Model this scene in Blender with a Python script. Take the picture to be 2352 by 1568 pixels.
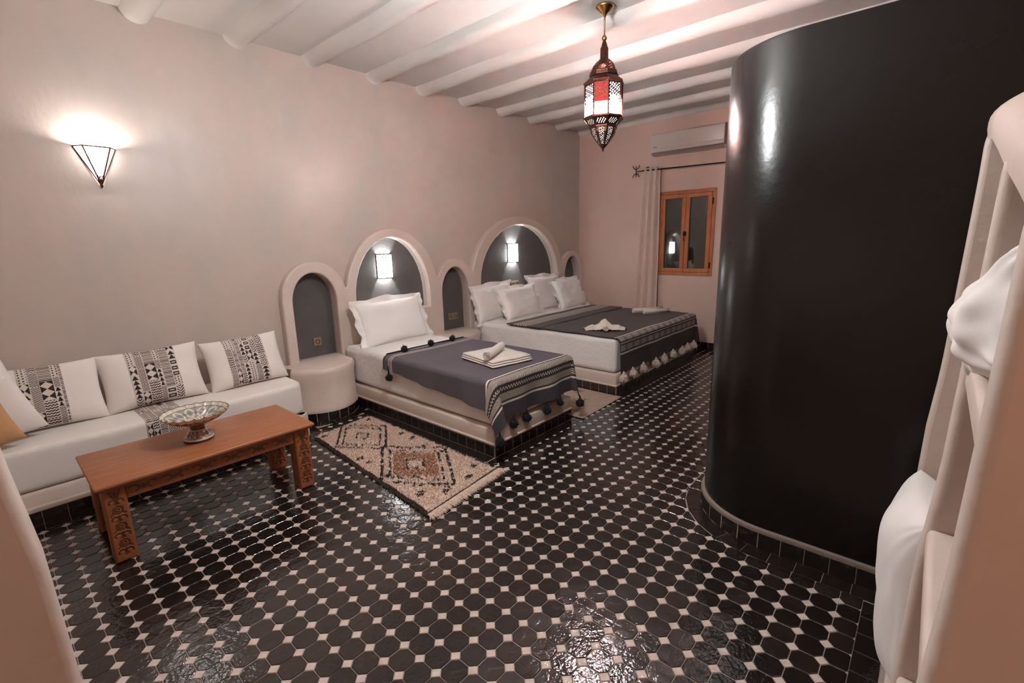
import bpy, bmesh, math, random
import numpy as np
from mathutils import Vector, Matrix, Euler, noise
from mathutils.geometry import tessellate_polygon

random.seed(7)
rng = np.random.default_rng(5)
for o in list(bpy.data.objects):
    bpy.data.objects.remove(o)
S = bpy.context.scene
COL = S.collection
PI = math.pi
R = math.radians

# ------------------------------------------------------------------ camera, world, exposure
YAW, PITCH, ROLL, FPX = R(41.795), R(12.002), R(1.443), 1087.9
fw = Vector((math.cos(YAW)*math.cos(PITCH), math.sin(YAW)*math.cos(PITCH), -math.sin(PITCH)))
rt0 = Vector((math.sin(YAW), -math.cos(YAW), 0))
dn0 = fw.cross(rt0)
rt = rt0*math.cos(ROLL) + dn0*math.sin(ROLL)
dn = -rt0*math.sin(ROLL) + dn0*math.cos(ROLL)
cd = bpy.data.cameras.new('camera')
cam = bpy.data.objects.new('camera', cd)
COL.objects.link(cam)
cam.matrix_world = Matrix(((rt.x, -dn.x, -fw.x, 0), (rt.y, -dn.y, -fw.y, 0), (rt.z, -dn.z, -fw.z, 1.6), (0, 0, 0, 1)))
cd.sensor_width = 36
cd.lens = 36*FPX/2352
cd.clip_start = 0.02
S.camera = cam

def in_view(x, y, z=0.0, pad=30):
    d = Vector((x, y, z-1.6))
    c = d.dot(fw)
    if c < 0.1:
        return False
    u, v = 1176+FPX*d.dot(rt)/c, 784+FPX*d.dot(dn)/c
    return -pad < u < 2352+pad and -pad < v < 1568+pad

w = bpy.data.worlds.new('night')
S.world = w
w.use_nodes = True
w.node_tree.nodes['Background'].inputs[0].default_value = (0.02, 0.022, 0.03, 1)
w.node_tree.nodes['Background'].inputs[1].default_value = 0.3
S.view_settings.view_transform = 'Standard'
S.view_settings.look = 'None'
S.view_settings.gamma = 1
S.view_settings.use_curve_mapping = False
S.view_settings.exposure = 1.32
S.cycles.max_bounces = 8
S.cycles.diffuse_bounces = 5
S.cycles.caustics_reflective = False
S.cycles.caustics_refractive = False
S.cycles.sample_clamp_indirect = 4

def lamp(name, loc, energy, col, radius=0.04):
    l = bpy.data.lights.new(name, 'POINT')
    l.energy = energy
    l.color = col
    l.shadow_soft_size = radius
    o = bpy.data.objects.new(name, l)
    COL.objects.link(o)
    o.location = loc
    return o

PEND = (3.447, 2.073)
L_PEND = 50.0          # bulb inside the pendant
L_SCONCE = 7.5         # bulb in the corner wall sconce
L_NICHE = 10.0          # bulbs in the two niche sconces
lamp('pendant_bulb', (PEND[0], PEND[1], 2.60), L_PEND, (1.0, 0.93, 0.90), 0.03)
lamp('sconce_bulb', (0.72, 4.50, 2.28), L_SCONCE, (1.0, 0.93, 0.86), 0.025)
lamp('niche_bulb', (3.045, 4.555, 1.36), L_NICHE, (0.92, 0.97, 1.0), 0.02)
lamp('niche_bulb', (5.20, 4.555, 1.43), L_NICHE, (0.92, 0.97, 1.0), 0.02)
# the warm lamp of the part of the room behind the photographer
lamp('entrance_lamp', (-0.75, -1.1, 2.5), 10, (1.0, 0.50, 0.26), 0.12)
lamp('fill_lamp', (1.7, 1.75, 2.75), 46, (0.97, 0.99, 1.0), 0.14)  # added unseen fill above the frame, for general light in the room

# ------------------------------------------------------------------ helpers
def lin(c):
    return tuple((x/255/12.92 if x/255 <= 0.04045 else ((x/255+0.055)/1.055)**2.4) for x in c)

MATS = {}
def mat(name, col, rough=0.6, metal=0.0, ior=1.5, spec=0.5, mott=0.0, mscale=4.0, col2=None, bump=0.0, bscale=20.0, bump2=0.0,
        b2scale=90.0, attr=False, emit=None, estr=0.0, coat=0.0, sheen=0.0, stretch=None, bdist=0.02, rvar=0.0, trans=0.0):
    m = bpy.data.materials.new(name)
    m.use_nodes = True
    nt = m.node_tree
    N, L = nt.nodes, nt.links
    b = N['Principled BSDF']
    b.inputs['Base Color'].default_value = (*col, 1)
    b.inputs['Roughness'].default_value = rough
    b.inputs['Metallic'].default_value = metal
    b.inputs['IOR'].default_value = ior
    b.inputs['Specular IOR Level'].default_value = spec
    b.inputs['Coat Weight'].default_value = coat
    b.inputs['Coat Roughness'].default_value = 0.08
    b.inputs['Sheen Weight'].default_value = sheen
    b.inputs['Transmission Weight'].default_value = trans
    if emit:
        b.inputs['Emission Color'].default_value = (*emit, 1)
        b.inputs['Emission Strength'].default_value = estr
    tc = N.new('ShaderNodeTexCoord')
    mp = N.new('ShaderNodeMapping')
    L.new(tc.outputs['Object'], mp.inputs[0])
    if stretch:
        mp.inputs['Scale'].default_value = stretch
    src = None
    if attr:
        at = N.new('ShaderNodeAttribute')
        at.attribute_name = 'Col'
        src = at.outputs['Color']
        L.new(src, b.inputs['Base Color'])
    if mott or rvar:
        n = N.new('ShaderNodeTexNoise')
        n.inputs['Scale'].default_value = mscale
        n.inputs['Detail'].default_value = 6
        n.inputs['Roughness'].default_value = 0.6
        L.new(mp.outputs[0], n.inputs['Vector'])
        rmp = N.new('ShaderNodeMapRange')
        rmp.inputs[1].default_value = 0.3
        rmp.inputs[2].default_value = 0.7
        L.new(n.outputs[0], rmp.inputs[0])
        if mott:
            mx = N.new('ShaderNodeMix')
            mx.data_type = 'RGBA'
            c2 = col2 if col2 else tuple(c*(1-mott) for c in col)
            if src is not None:
                mx.blend_type = 'MULTIPLY'
                L.new(src, mx.inputs[6])
                mx.inputs[7].default_value = (1-mott, 1-mott, 1-mott, 1)
            else:
                mx.inputs[6].default_value = (*col, 1)
                mx.inputs[7].default_value = (*c2, 1)
            L.new(rmp.outputs[0], mx.inputs[0])
            L.new(mx.outputs[2], b.inputs['Base Color'])
        if rvar:
            r2 = N.new('ShaderNodeMapRange')
            r2.inputs[3].default_value = rough-rvar
            r2.inputs[4].default_value = rough+rvar
            L.new(rmp.outputs[0], r2.inputs[0])
            L.new(r2.outputs[0], b.inputs['Roughness'])
    prev = None
    for amt, sc in ((bump, bscale), (bump2, b2scale)):
        if amt:
            n = N.new('ShaderNodeTexNoise')
            n.inputs['Scale'].default_value = sc
            n.inputs['Detail'].default_value = 3
            L.new(mp.outputs[0], n.inputs['Vector'])
            bp = N.new('ShaderNodeBump')
            bp.inputs['Strength'].default_value = amt
            bp.inputs['Distance'].default_value = bdist
            L.new(n.outputs[0], bp.inputs['Height'])
            if prev:
                L.new(prev, bp.inputs['Normal'])
            prev = bp.outputs[0]
    if prev:
        L.new(prev, b.inputs['Normal'])
    MATS[name] = m
    return m

PLASTER = mat('pink_tadelakt', (0.57, 0.455, 0.40), 0.38, mott=1, mscale=1.6, stretch=(1.4, 1, 0.7), col2=(0.475, 0.42, 0.385), bump=0.16, bscale=3.0, bump2=0.05, b2scale=22, rvar=0.08)
PLASTER_L = mat('light_plaster', (0.66, 0.55, 0.49), 0.5, mott=1, mscale=2.0, col2=(0.60, 0.485, 0.42), bump=0.2, bscale=6, bump2=0.1, b2scale=30)
PLASTER_F = mat('far_wall_tadelakt', (0.74, 0.53, 0.455), 0.42, mott=1, mscale=1.3, col2=(0.68, 0.48, 0.405), bump=0.25, bscale=3.0, bump2=0.1, b2scale=22, rvar=0.08)  # end wall's base raised, putting light it lacks into the colour
CEIL = mat('ceiling_paint', (0.74, 0.71, 0.68), 0.6, mott=1, mscale=2.5, col2=(0.70, 0.665, 0.635), bump=0.15, bscale=8)
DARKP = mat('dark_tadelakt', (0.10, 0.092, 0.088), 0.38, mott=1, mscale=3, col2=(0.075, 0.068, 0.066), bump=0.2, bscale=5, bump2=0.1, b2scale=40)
BLACKP = mat('black_tadelakt', (0.006, 0.0035, 0.0025), 0.25, mott=1, mscale=2.2, col2=(0.005, 0.0035, 0.003), bump=0.2, bscale=2.5, bump2=0.03, b2scale=35, rvar=0.04, ior=1.45)
ZELL = mat('black_zellige', (0.018, 0.012, 0.010), 0.12, mott=1, mscale=9, col2=(0.009, 0.006, 0.005), bump=0.26, bscale=16, bump2=0.12, b2scale=60, ior=1.75, bdist=0.01, rvar=0.05)
ZELL2 = mat('brown_zellige', (0.028, 0.017, 0.013), 0.15, mott=1, mscale=9, col2=(0.014, 0.009, 0.007), bump=0.3, bscale=18, bump2=0.14, b2scale=55, ior=1.75, bdist=0.01, rvar=0.06)
ZELLW = mat('white_zellige', (0.66, 0.56, 0.51), 0.25, mott=1, mscale=14, col2=(0.54, 0.45, 0.41), bump=0.3, bscale=30)
GROUT = mat('grout', (0.42, 0.34, 0.30), 0.8, mott=1, mscale=20, col2=(0.28, 0.22, 0.195))
WHITE = mat('white_cotton', (0.84, 0.80, 0.775), 0.85, bump=0.25, bscale=7, bump2=0.03, b2scale=260, sheen=0.2, bdist=0.01)
WHITE2 = mat('white_linen', (0.82, 0.78, 0.75), 0.85, bump=0.5, bscale=22, bump2=0.2, b2scale=240, sheen=0.2, bdist=0.012)
CREAM = mat('cream_upholstery', (0.80, 0.74, 0.69), 0.9, bump2=0.3, b2scale=320, bump=0.1, bscale=8, sheen=0.2, bdist=0.006)
TOWEL = mat('towel_terry', (0.80, 0.70, 0.63), 0.95, bump=0.6, bscale=220, sheen=0.4, bdist=0.006)
PRINT = mat('printed_cotton', (1, 1, 1), 0.85, attr=True, bump2=0.2, b2scale=320, bdist=0.006)
WEAVE1 = mat('plum_weave', (1, 1, 1), 0.9, attr=True, mott=0.2, mscale=60, bump=0.3, bscale=30, bump2=0.4, b2scale=300, sheen=0.08, bdist=0.008)
POMB = mat('dark_wool', (0.007, 0.006, 0.010), 0.9, bump=0.8, bscale=120)
POMW = mat('cream_wool', (0.72, 0.56, 0.47), 0.95, bump=0.8, bscale=120, sheen=0.3)
RUG = mat('wool_pile', (1, 1, 1), 0.95, attr=True, mott=0.25, mscale=80, bump=0.8, bscale=140, sheen=0.05)
WOODT = mat('orange_wood', (0.42, 0.155, 0.065), 0.42, mott=1, mscale=5, col2=(0.30, 0.098, 0.036), bump=0.15, bscale=30, stretch=(1.0, 9, 9), coat=0.12)
WOODL = mat('carved_wood', (0.36, 0.115, 0.040), 0.45, mott=1, mscale=6, col2=(0.24, 0.070, 0.022), bump=0.2, bscale=30, stretch=(8, 8, 1.0), coat=0.1)
WOODC = np.array((0.36, 0.115, 0.040))
WOODV = mat('carved_wood_face', (1, 1, 1), 0.45, attr=True, mott=0.35, mscale=6, bump=0.2, bscale=30, stretch=(8, 8, 1.0), coat=0.1)
PINE = mat('pine_wood', (0.60, 0.215, 0.085), 0.5, mott=1, mscale=5, col2=(0.44, 0.135, 0.045), bump=0.1, bscale=30, stretch=(6, 6, 1.0))
IRON = mat('black_iron', (0.015, 0.012, 0.011), 0.5, metal=0.6, bump=0.2, bscale=60)
BRONZE = mat('dark_bronze', (0.10, 0.035, 0.025), 0.4, metal=0.8, bump=0.3, bscale=60)
GOLD = mat('brass', (0.62, 0.36, 0.13), 0.28, metal=1.0, bump=0.1, bscale=40)
ACW = mat('white_plastic', (0.66, 0.58, 0.53), 0.4)
ACG = mat('grey_plastic', (0.25, 0.21, 0.19), 0.5)
SOCK = mat('bronze_plastic', (0.30, 0.22, 0.16), 0.35, metal=0.4)
SOCKD = mat('dark_plastic', (0.02, 0.016, 0.013), 0.4)
CURT = mat('pink_curtain', (0.74, 0.56, 0.48), 0.85, bump=0.2, bscale=200, sheen=0.2)
CERW = mat('glazed_ceramic', (1, 1, 1), 0.14, attr=True, coat=0.5)
TAN = mat('ochre_fabric', (0.56, 0.30, 0.14), 0.85, bump=0.2, bscale=120)
GLOWW = mat('lit_glass', (0.8, 0.8, 0.8), 0.4, emit=(1.0, 0.95, 0.90), estr=5.0)
GLOWN = mat('lit_shade', (0.8, 0.8, 0.8), 0.4, emit=(0.95, 0.98, 1.0), estr=8.0)
PERF = mat('perforation_light', (0.8, 0.8, 0.8), 0.4, emit=(1.0, 0.90, 0.84), estr=0.95)
NIGHT = mat('night_outside', (0.01, 0.01, 0.012), 0.8)

def mk_pane(name, c_lo, s_lo, c_hi, s_hi, z0, z1):
    m = bpy.data.materials.new(name)
    m.use_nodes = True
    nt = m.node_tree
    N, L = nt.nodes, nt.links
    b = N['Principled BSDF']
    b.inputs['Base Color'].default_value = (*[c*0.3 for c in c_hi], 1)
    b.inputs['Roughness'].default_value = 0.5
    b.inputs['Specular IOR Level'].default_value = 0.15
    tc = N.new('ShaderNodeTexCoord')
    sp = N.new('ShaderNodeSeparateXYZ')
    L.new(tc.outputs['Object'], sp.inputs[0])
    mr = N.new('ShaderNodeMapRange')
    mr.inputs[1].default_value = z0
    mr.inputs[2].default_value = z1
    L.new(sp.outputs[2], mr.inputs[0])
    mx = N.new('ShaderNodeMix')
    mx.data_type = 'RGBA'
    mx.inputs[6].default_value = (*[c*s_lo for c in c_lo], 1)
    mx.inputs[7].default_value = (*[c*s_hi for c in c_hi], 1)
    L.new(mr.outputs[0], mx.inputs[0])
    L.new(mx.outputs[2], b.inputs['Emission Color'])
    b.inputs['Emission Strength'].default_value = 1.0
    return m
# hot near the bulb, dimmer above it, as lit glass is
PANE_R = mk_pane('red_glass', (1.0, 0.37, 0.30), 190.0, (1.0, 0.035, 0.025), 0.27, -0.03, 0.005)
PANE_W = mk_pane('clear_glass', (0.92, 0.98, 1.0), 140.0, (1.0, 0.90, 0.86), 0.75, 0.015, 0.055)

def glass_mat():
    m = bpy.data.materials.new('window_glass')
    m.use_nodes = True
    nt = m.node_tree
    N, L = nt.nodes, nt.links
    N.remove(N['Principled BSDF'])
    out = N['Material Output']
    tr = N.new('ShaderNodeBsdfTransparent')
    tr.inputs[0].default_value = (0.75, 0.74, 0.70, 1)
    gl = N.new('ShaderNodeBsdfGlossy')
    gl.inputs['Roughness'].default_value = 0.03
    fr = N.new('ShaderNodeFresnel')
    fr.inputs[0].default_value = 2.0
    mx = N.new('ShaderNodeMixShader')
    L.new(fr.outputs[0], mx.inputs[0])
    L.new(tr.outputs[0], mx.inputs[1])
    L.new(gl.outputs[0], mx.inputs[2])
    L.new(mx.outputs[0], out.inputs[0])
    return m
GLASS = glass_mat()

def link(name, me, m, parent=None, smooth=False):
    o = bpy.data.objects.new(name, me)
    COL.objects.link(o)
    if m is not None:
        if isinstance(m, (list, tuple)):
            for k in m:
                me.materials.append(k)
        else:
            me.materials.append(m)
    if smooth:
        me.polygons.foreach_set('use_smooth', [True]*len(me.polygons))
    if parent is not None:
        o.parent = parent
    return o

def tag(o, label=None, cat=None, group=None, kind=None):
    if label: o['label'] = label
    if cat: o['category'] = cat
    if group: o['group'] = group
    if kind: o['kind'] = kind
    return o

def empty(name, loc=(0, 0, 0), rot=(0, 0, 0), label=None, cat=None, group=None, kind=None):
    o = bpy.data.objects.new(name, None)
    COL.objects.link(o)
    o.location = loc
    o.rotation_euler = rot
    o.empty_display_size = 0.1
    return tag(o, label, cat, group, kind)

class MB:
    def __init__(s):
        s.v, s.f, s.c = [], [], None
    def add(s, vs, fs):
        n = len(s.v)
        s.v += [tuple(p) for p in vs]
        s.f += [tuple(i+n for i in q) for q in fs]
    def box(s, x0, x1, y0, y1, z0, z1):
        s.add([(x0,y0,z0),(x1,y0,z0),(x1,y1,z0),(x0,y1,z0),(x0,y0,z1),(x1,y0,z1),(x1,y1,z1),(x0,y1,z1)],
              [(0,3,2,1),(4,5,6,7),(0,1,5,4),(1,2,6,5),(2,3,7,6),(3,0,4,7)])
    def tube(s, pts, r, seg=8, cap=True, radii=None):
        pts = [Vector(p) for p in pts]
        rings = []
        up = Vector((0, 0, 1))
        for i, p in enumerate(pts):
            t = (pts[min(i+1, len(pts)-1)]-pts[max(i-1, 0)]).normalized()
            a = t.cross(up)
            if a.length < 0.1:
                a = t.cross(Vector((1, 0, 0)))
            a.normalize()
            b = t.cross(a)
            rr = radii[i] if radii else r
            rings.append([p+(a*math.cos(2*PI*k/seg)+b*math.sin(2*PI*k/seg))*rr for k in range(seg)])
        vs = [q for g in rings for q in g]
        fs = []
        for i in range(len(pts)-1):
            for k in range(seg):
                fs.append((i*seg+k, i*seg+(k+1) % seg, (i+1)*seg+(k+1) % seg, (i+1)*seg+k))
        if cap:
            fs.append(tuple(range(seg)))
            fs.append(tuple(range((len(pts)-1)*seg, len(pts)*seg))[::-1])
        s.add(vs, fs)
    def lathe(s, prof, seg=32, c=(0, 0, 0), rot=0.0, cap=True, a0=0.0, a1=2*PI):
        full = abs(a1-a0-2*PI) < 1e-6
        n = seg if full else seg+1
        vs = []
        for (r, z) in prof:
            for k in range(n):
                a = rot+a0+(a1-a0)*k/seg
                vs.append((c[0]+r*math.cos(a), c[1]+r*math.sin(a), c[2]+z))
        fs = []
        for i in range(len(prof)-1):
            for k in range(seg):
                k2 = (k+1) % n
                fs.append((i*n+k, i*n+k2, (i+1)*n+k2, (i+1)*n+k))
        if cap and full:
            fs.append(tuple(range(n))[::-1])
            fs.append(tuple(range((len(prof)-1)*n, len(prof)*n)))
        s.add(vs, fs)
    def build(s, name, m, parent=None, smooth=False, fix=False):
        me = bpy.data.meshes.new(name)
        me.from_pydata(s.v, [], s.f)
        if fix:
            bm = bmesh.new()
            bm.from_mesh(me)
            bmesh.ops.remove_doubles(bm, verts=bm.verts, dist=1e-5)
            bmesh.ops.recalc_face_normals(bm, faces=bm.faces)
            bm.to_mesh(me)
            bm.free()
        me.update()
        return link(name, me, m, parent, smooth)

def rbox(name, x0, x1, y0, y1, z0, z1, bev, m, parent=None, seg=3, smooth=True, rot=None, sub=0, wob=0.0, wsc=3.0):
    bm = bmesh.new()
    vs = [bm.verts.new(p) for p in ((x0,y0,z0),(x1,y0,z0),(x1,y1,z0),(x0,y1,z0),(x0,y0,z1),(x1,y0,z1),(x1,y1,z1),(x0,y1,z1))]
    for q in ((0,3,2,1),(4,5,6,7),(0,1,5,4),(1,2,6,5),(2,3,7,6),(3,0,4,7)):
        bm.faces.new([vs[i] for i in q])
    if bev > 0:
        bmesh.ops.bevel(bm, geom=list(bm.edges), offset=bev, segments=seg, affect='EDGES', profile=0.5)
    if sub:
        ed = [e for e in bm.edges if e.calc_length() > 0.15]
        bmesh.ops.subdivide_edges(bm, edges=ed, cuts=sub, use_grid_fill=True)
    if wob:
        for v in bm.verts:
            d = noise.noise_vector(v.co*wsc)*wob
            v.co += d
    me = bpy.data.meshes.new(name)
    bm.to_mesh(me)
    bm.free()
    o = link(name, me, m, parent, False)
    if smooth:
        me.polygons.foreach_set('use_smooth', [True]*len(me.polygons))
        sharp_by_angle(me, 50)
    return o

def sharp_by_angle(me, deg):
    try:
        me.set_sharp_from_angle(angle=R(deg))
    except Exception:
        pass

def grid_obj(name, P, m, parent=None, C=None, smooth=True, flip=False, back=0.0):
    """P: (nu, nv, 3) numpy; optional colours (nu, nv, 3). back: thickness of a closed sheet"""
    nu, nv = P.shape[:2]
    idx = np.arange(nu*nv).reshape(nu, nv)
    a, b, c, d = idx[:-1, :-1].ravel(), idx[1:, :-1].ravel(), idx[1:, 1:].ravel(), idx[:-1, 1:].ravel()
    F = np.stack([a, b, c, d], 1)
    if flip:
        F = F[:, ::-1]
    V = P.reshape(-1, 3)
    CC = None if C is None else C.reshape(-1, 3)
    if back:
        du = np.gradient(P, axis=0)
        dv = np.gradient(P, axis=1)
        n = np.cross(du, dv)
        n /= np.maximum(np.linalg.norm(n, axis=2, keepdims=True), 1e-9)
        if flip:
            n = -n
        V2 = (P-n*back).reshape(-1, 3)
        k = len(V)
        F2 = F[:, ::-1]+k
        rim = np.concatenate([idx[:-1, 0], idx[-1, :-1], idx[1:, -1][::-1], idx[0, 1:][::-1]])
        nx = np.roll(rim, -1)
        Fr = np.stack([rim, rim+k, nx+k, nx], 1)
        if flip:
            Fr = Fr[:, ::-1]
        V = np.concatenate([V, V2])
        F = np.concatenate([F, F2, Fr])
        if CC is not None:
            CC = np.concatenate([CC, CC])
    me = bpy.data.meshes.new(name)
    me.vertices.add(len(V))
    me.vertices.foreach_set('co', V.astype(np.float32).ravel())
    me.loops.add(len(F)*4)
    me.loops.foreach_set('vertex_index', F.astype(np.int32).ravel())
    me.polygons.add(len(F))
    me.polygons.foreach_set('loop_start', np.arange(0, len(F)*4, 4, dtype=np.int32))
    me.update(calc_edges=True)
    me.validate()
    if CC is not None:
        set_col(me, CC)
    return link(name, me, m, parent, smooth)

def set_col(me, CC):
    ca = me.color_attributes.new('Col', 'FLOAT_COLOR', 'POINT')
    A = np.ones((len(CC), 4), np.float32)
    A[:, :3] = CC
    ca.data.foreach_set('color', A.ravel())

def plate(name, outline, holes, plane, d0, d1, bev, m, parent=None, res=3):
    """extruded 2-D outline with holes; plane 'y': (u,v)->(u,d,v); plane 'x': (u,v)->(d,u,v); d0..d1 the depth range"""
    cu = bpy.data.curves.new(name, 'CURVE')
    cu.dimensions = '2D'
    cu.fill_mode = 'BOTH'
    for lp in [outline]+list(holes):
        sp = cu.splines.new('POLY')
        sp.points.add(len(lp)-1)
        for p, q in zip(sp.points, lp):
            p.co = (q[0], q[1], 0, 1)
        sp.use_cyclic_u = True
    th = abs(d1-d0)/2
    cu.extrude = max(th-bev, 0.0005)
    cu.bevel_depth = bev
    cu.bevel_resolution = res
    cu.offset = -bev
    tmp = bpy.data.objects.new('tmp', cu)
    COL.objects.link(tmp)
    dg = bpy.context.evaluated_depsgraph_get()
    me = bpy.data.meshes.new_from_object(tmp.evaluated_get(dg))
    bpy.data.objects.remove(tmp)
    me.name = name
    mid = (d0+d1)/2
    co = np.empty(len(me.vertices)*3, np.float32)
    me.vertices.foreach_get('co', co)
    co = co.reshape(-1, 3)
    out = np.empty_like(co)
    if plane == 'y':
        out[:, 0], out[:, 1], out[:, 2] = co[:, 0], mid-co[:, 2], co[:, 1]
    else:
        out[:, 0], out[:, 1], out[:, 2] = mid+co[:, 2], co[:, 0], co[:, 1]
    me.vertices.foreach_set('co', out.ravel())
    me.materials.clear()
    me.update()
    o = link(name, me, m, parent, True)
    sharp_by_angle(me, 35)
    return o

def arch(x0, x1, zs, zt, z0, n=18, p=2.0):
    """outline of an arched opening from sill z0, springing zs, top zt"""
    cx, a = (x0+x1)/2, (x1-x0)/2
    pts = [(x0, z0), (x1, z0)]
    for k in range(n+1):
        t = PI*k/n
        c, s_ = math.cos(t), math.sin(t)
        pts.append((cx+a*math.copysign(abs(c)**(2/p), c), zs+(zt-zs)*abs(s_)**(2/p)))
    return pts

# ------------------------------------------------------------------ room shell
YW, XF, ZC = 4.56, 6.86, 3.29
X0, Y0 = -1.25, -2.4
ceil = MB(); ceil.box(X0-.1, XF+.1, Y0-.1, YW+.1, ZC, ZC+.12)
ceiling = ceil.build('ceiling', CEIL)
tag(ceiling, 'white painted ceiling crossed by rounded plaster beams', kind='structure')
bx = [0.46, 1.104, 1.766, 2.407, 3.067, 3.693, 4.333, 5.003, 5.633, 6.28]
for i, x in enumerate([-0.2]+bx):
    m = MB()
    n = 46
    pts = [(x+0.006*math.sin(j*.9+i), Y0+(YW+.03-Y0)*j/n, ZC+0.022+0.004*math.sin(j*0.7+i*2)) for j in range(n+1)]
    m.tube(pts, 0.10, 20)
    m.build('beam', CEIL, ceiling, True)
m = MB(); m.tube([(6.9, Y0, 3.30), (6.9, YW+.03, 3.30)], 0.085, 20)
m.build('beam', CEIL, ceiling, True)

# openings of the long wall: two wide arches behind the beds, three slim niches
ARCH = [arch(1.942, 2.385, 1.06, 1.345, 0.50, p=2.0), arch(2.60, 3.565, 1.02, 1.672, 0.862), arch(3.762, 4.205, 1.0, 1.30, 0.50, p=1.9),
        arch(4.43, 6.13, 1.05, 1.822, 0.862), arch(6.335, 6.765, 1.02, 1.33, 0.56)]
wl = plate('wall_left', [(X0, 0), (XF+.1, 0), (XF+.1, ZC+.05), (X0, ZC+.05)], ARCH, 'y', YW, YW+.05, 0.0005, PLASTER)
tag(wl, 'long pink tadelakt wall with arched bed niches', kind='structure')

def relief_outline():
    tops = [(1.845, 2.50, 1.10, 1.45), (2.50, 3.70, 1.05, 1.765), (3.66, 4.33, 1.0, 1.405), (4.27, 6.27, 1.08, 1.935), (6.22, 6.875, 1.0, 1.412)]
    xs = np.arange(1.845, XF+0.001, 0.012)
    pts = []
    for x in xs:
        z = 0
        for (a, b, zs, zt) in tops:
            if a <= x <= b:
                c, h = (a+b)/2, (b-a)/2
                q = 1-((x-c)/h)**2
                z = max(z, zs+(zt-zs)*math.sqrt(max(q, 0)))
        pts.append([x, z])
    z = np.array([p[1] for p in pts])
    k = np.ones(3)/3
    zz = np.convolve(np.pad(z, 1, mode='edge'), k, 'valid')
    zz[:3] = z[:3]
    return [(1.845, 0.0)]+[(p[0], float(q)) for p, q in zip(pts, zz)]+[(XF, 0.0)]
rel = plate('trim_1', relief_outline(), ARCH, 'y', 4.475, YW+.004, 0.016, PLASTER_L)
tag(rel, 'raised plaster band running around the five arched niches', kind='structure')
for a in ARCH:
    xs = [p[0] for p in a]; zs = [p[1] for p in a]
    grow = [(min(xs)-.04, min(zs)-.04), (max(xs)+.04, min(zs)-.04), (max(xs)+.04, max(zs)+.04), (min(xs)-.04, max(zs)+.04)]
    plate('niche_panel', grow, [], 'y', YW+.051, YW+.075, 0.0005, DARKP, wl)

# far wall with the window opening, and the walls behind the camera
WIN = (2.345, 3.155, 1.045, 2.235)    # y0 y1 z0 z1
plate('wall_back', [(Y0, 0), (YW+.05, 0), (YW+.05, ZC+.05), (Y0, ZC+.05)], [[(WIN[0], WIN[2]), (WIN[1], WIN[2]), (WIN[1], WIN[3]), (WIN[0], WIN[3])]],
      'x', XF, XF+.22, 0.0005, PLASTER_F)
tag(bpy.data.objects['wall_back'], 'pink tadelakt end wall with a small pine window', kind='structure')
m = MB(); m.box(X0-.1, XF+.1, Y0-.1, Y0, 0, ZC+.02)
tag(m.build('wall_right', PLASTER), 'plaster wall behind the shower partition', kind='structure')
m = MB(); m.box(X0-.1, X0, Y0-.1, YW+.05, 0, ZC+.02)
tag(m.build('wall_front', PLASTER), 'plaster wall at the sofa end of the room', kind='structure')

# ------------------------------------------------------------------ shower partition: black, curved
def round_path(pts, r, n=10):
    """polyline with its corners rounded"""
    out = []
    for i, p in enumerate(pts):
        if i in (0, len(pts)-1):
            out.append(Vector(p)); continue
        p, a, b = Vector(p), Vector(pts[i-1]), Vector(pts[i+1])
        rr = r[i] if isinstance(r, (list, tuple)) else r
        if rr <= 0:
            out.append(p); continue
        u, v = (a-p).normalized(), (b-p).normalized()
        s_, e_ = p+u*rr, p+v*rr
        c = p+(u+v)*rr
        for k in range(n+1):
            t = k/n*PI/2
            out.append(c-v*rr*math.cos(t)-u*rr*math.sin(t))
    return out

def resample(path, step):
    out, L = [], [0]
    for a, b in zip(path, path[1:]):
        L.append(L[-1]+(b-a).length)
    n = max(1, round(L[-1]/step))
    j = 0
    for k in range(n+1):
        d = L[-1]*k/n
        while j < len(path)-2 and L[j+1] < d:
            j += 1
        t = (d-L[j])/max(L[j+1]-L[j], 1e-9)
        out.append(path[j].lerp(path[j+1], min(max(t, 0), 1)))
    return out

def normals(path):
    ns = []
    for i in range(len(path)):
        t = (path[min(i+1, len(path)-1)]-path[max(i-1, 0)]).normalized()
        ns.append(Vector((t.y, -t.x)))      # to the right of travel
    return ns

PART = round_path([(2.475, Y0), (2.475, 0.94), (5.6, 0.94), (5.6, Y0)], [0, 0.43, 0.43, 0], 16)
def ribbon(name, path, off0, off1, z0, z1, m, parent=None, closed=False, smooth=True, bev=0.0):
    """a solid band standing along a path, between offsets off0 (inner) and off1 (outer, to the left of travel)"""
    ns = normals(path)
    mb = MB()
    prof = [(off0, z0), (off1, z0), (off1, z1-bev), (off1-bev*.3, z1-bev*.3), (off1-bev, z1), (off0, z1)] if bev else [(off0, z0), (off1, z0), (off1, z1), (off0, z1)]
    k = len(prof)
    vs = []
    for p, nn in zip(path, ns):
        for (o_, z) in prof:
            q = p-nn*o_
            vs.append((q.x, q.y, z))
    fs = []
    for i in range(len(path)-1):
        for j in range(k):
            fs.append((i*k+j, i*k+(j+1) % k, (i+1)*k+(j+1) % k, (i+1)*k+j))
    fs.append(tuple(range(k))[::-1])
    fs.append(tuple(range((len(path)-1)*k, len(path)*k)))
    mb.add(vs, fs)
    o = mb.build(name, m, parent, smooth, fix=True)
    if smooth: sharp_by_angle(o.data, 40)
    return o
pw = ribbon('wall_shower', PART, -0.12, -0.006, 0.0, 2.455, BLACKP, bev=0.02)
tag(pw, 'tall glossy black tadelakt shower partition with a rounded corner', kind='structure')
ribbon('plaster_kerb', PART, -0.05, 0.012, 0.088, 0.112, mat('kerb_grey', (0.22, 0.17, 0.145), 0.6, bump=0.3, bscale=40), pw, bev=0.01)

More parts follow.
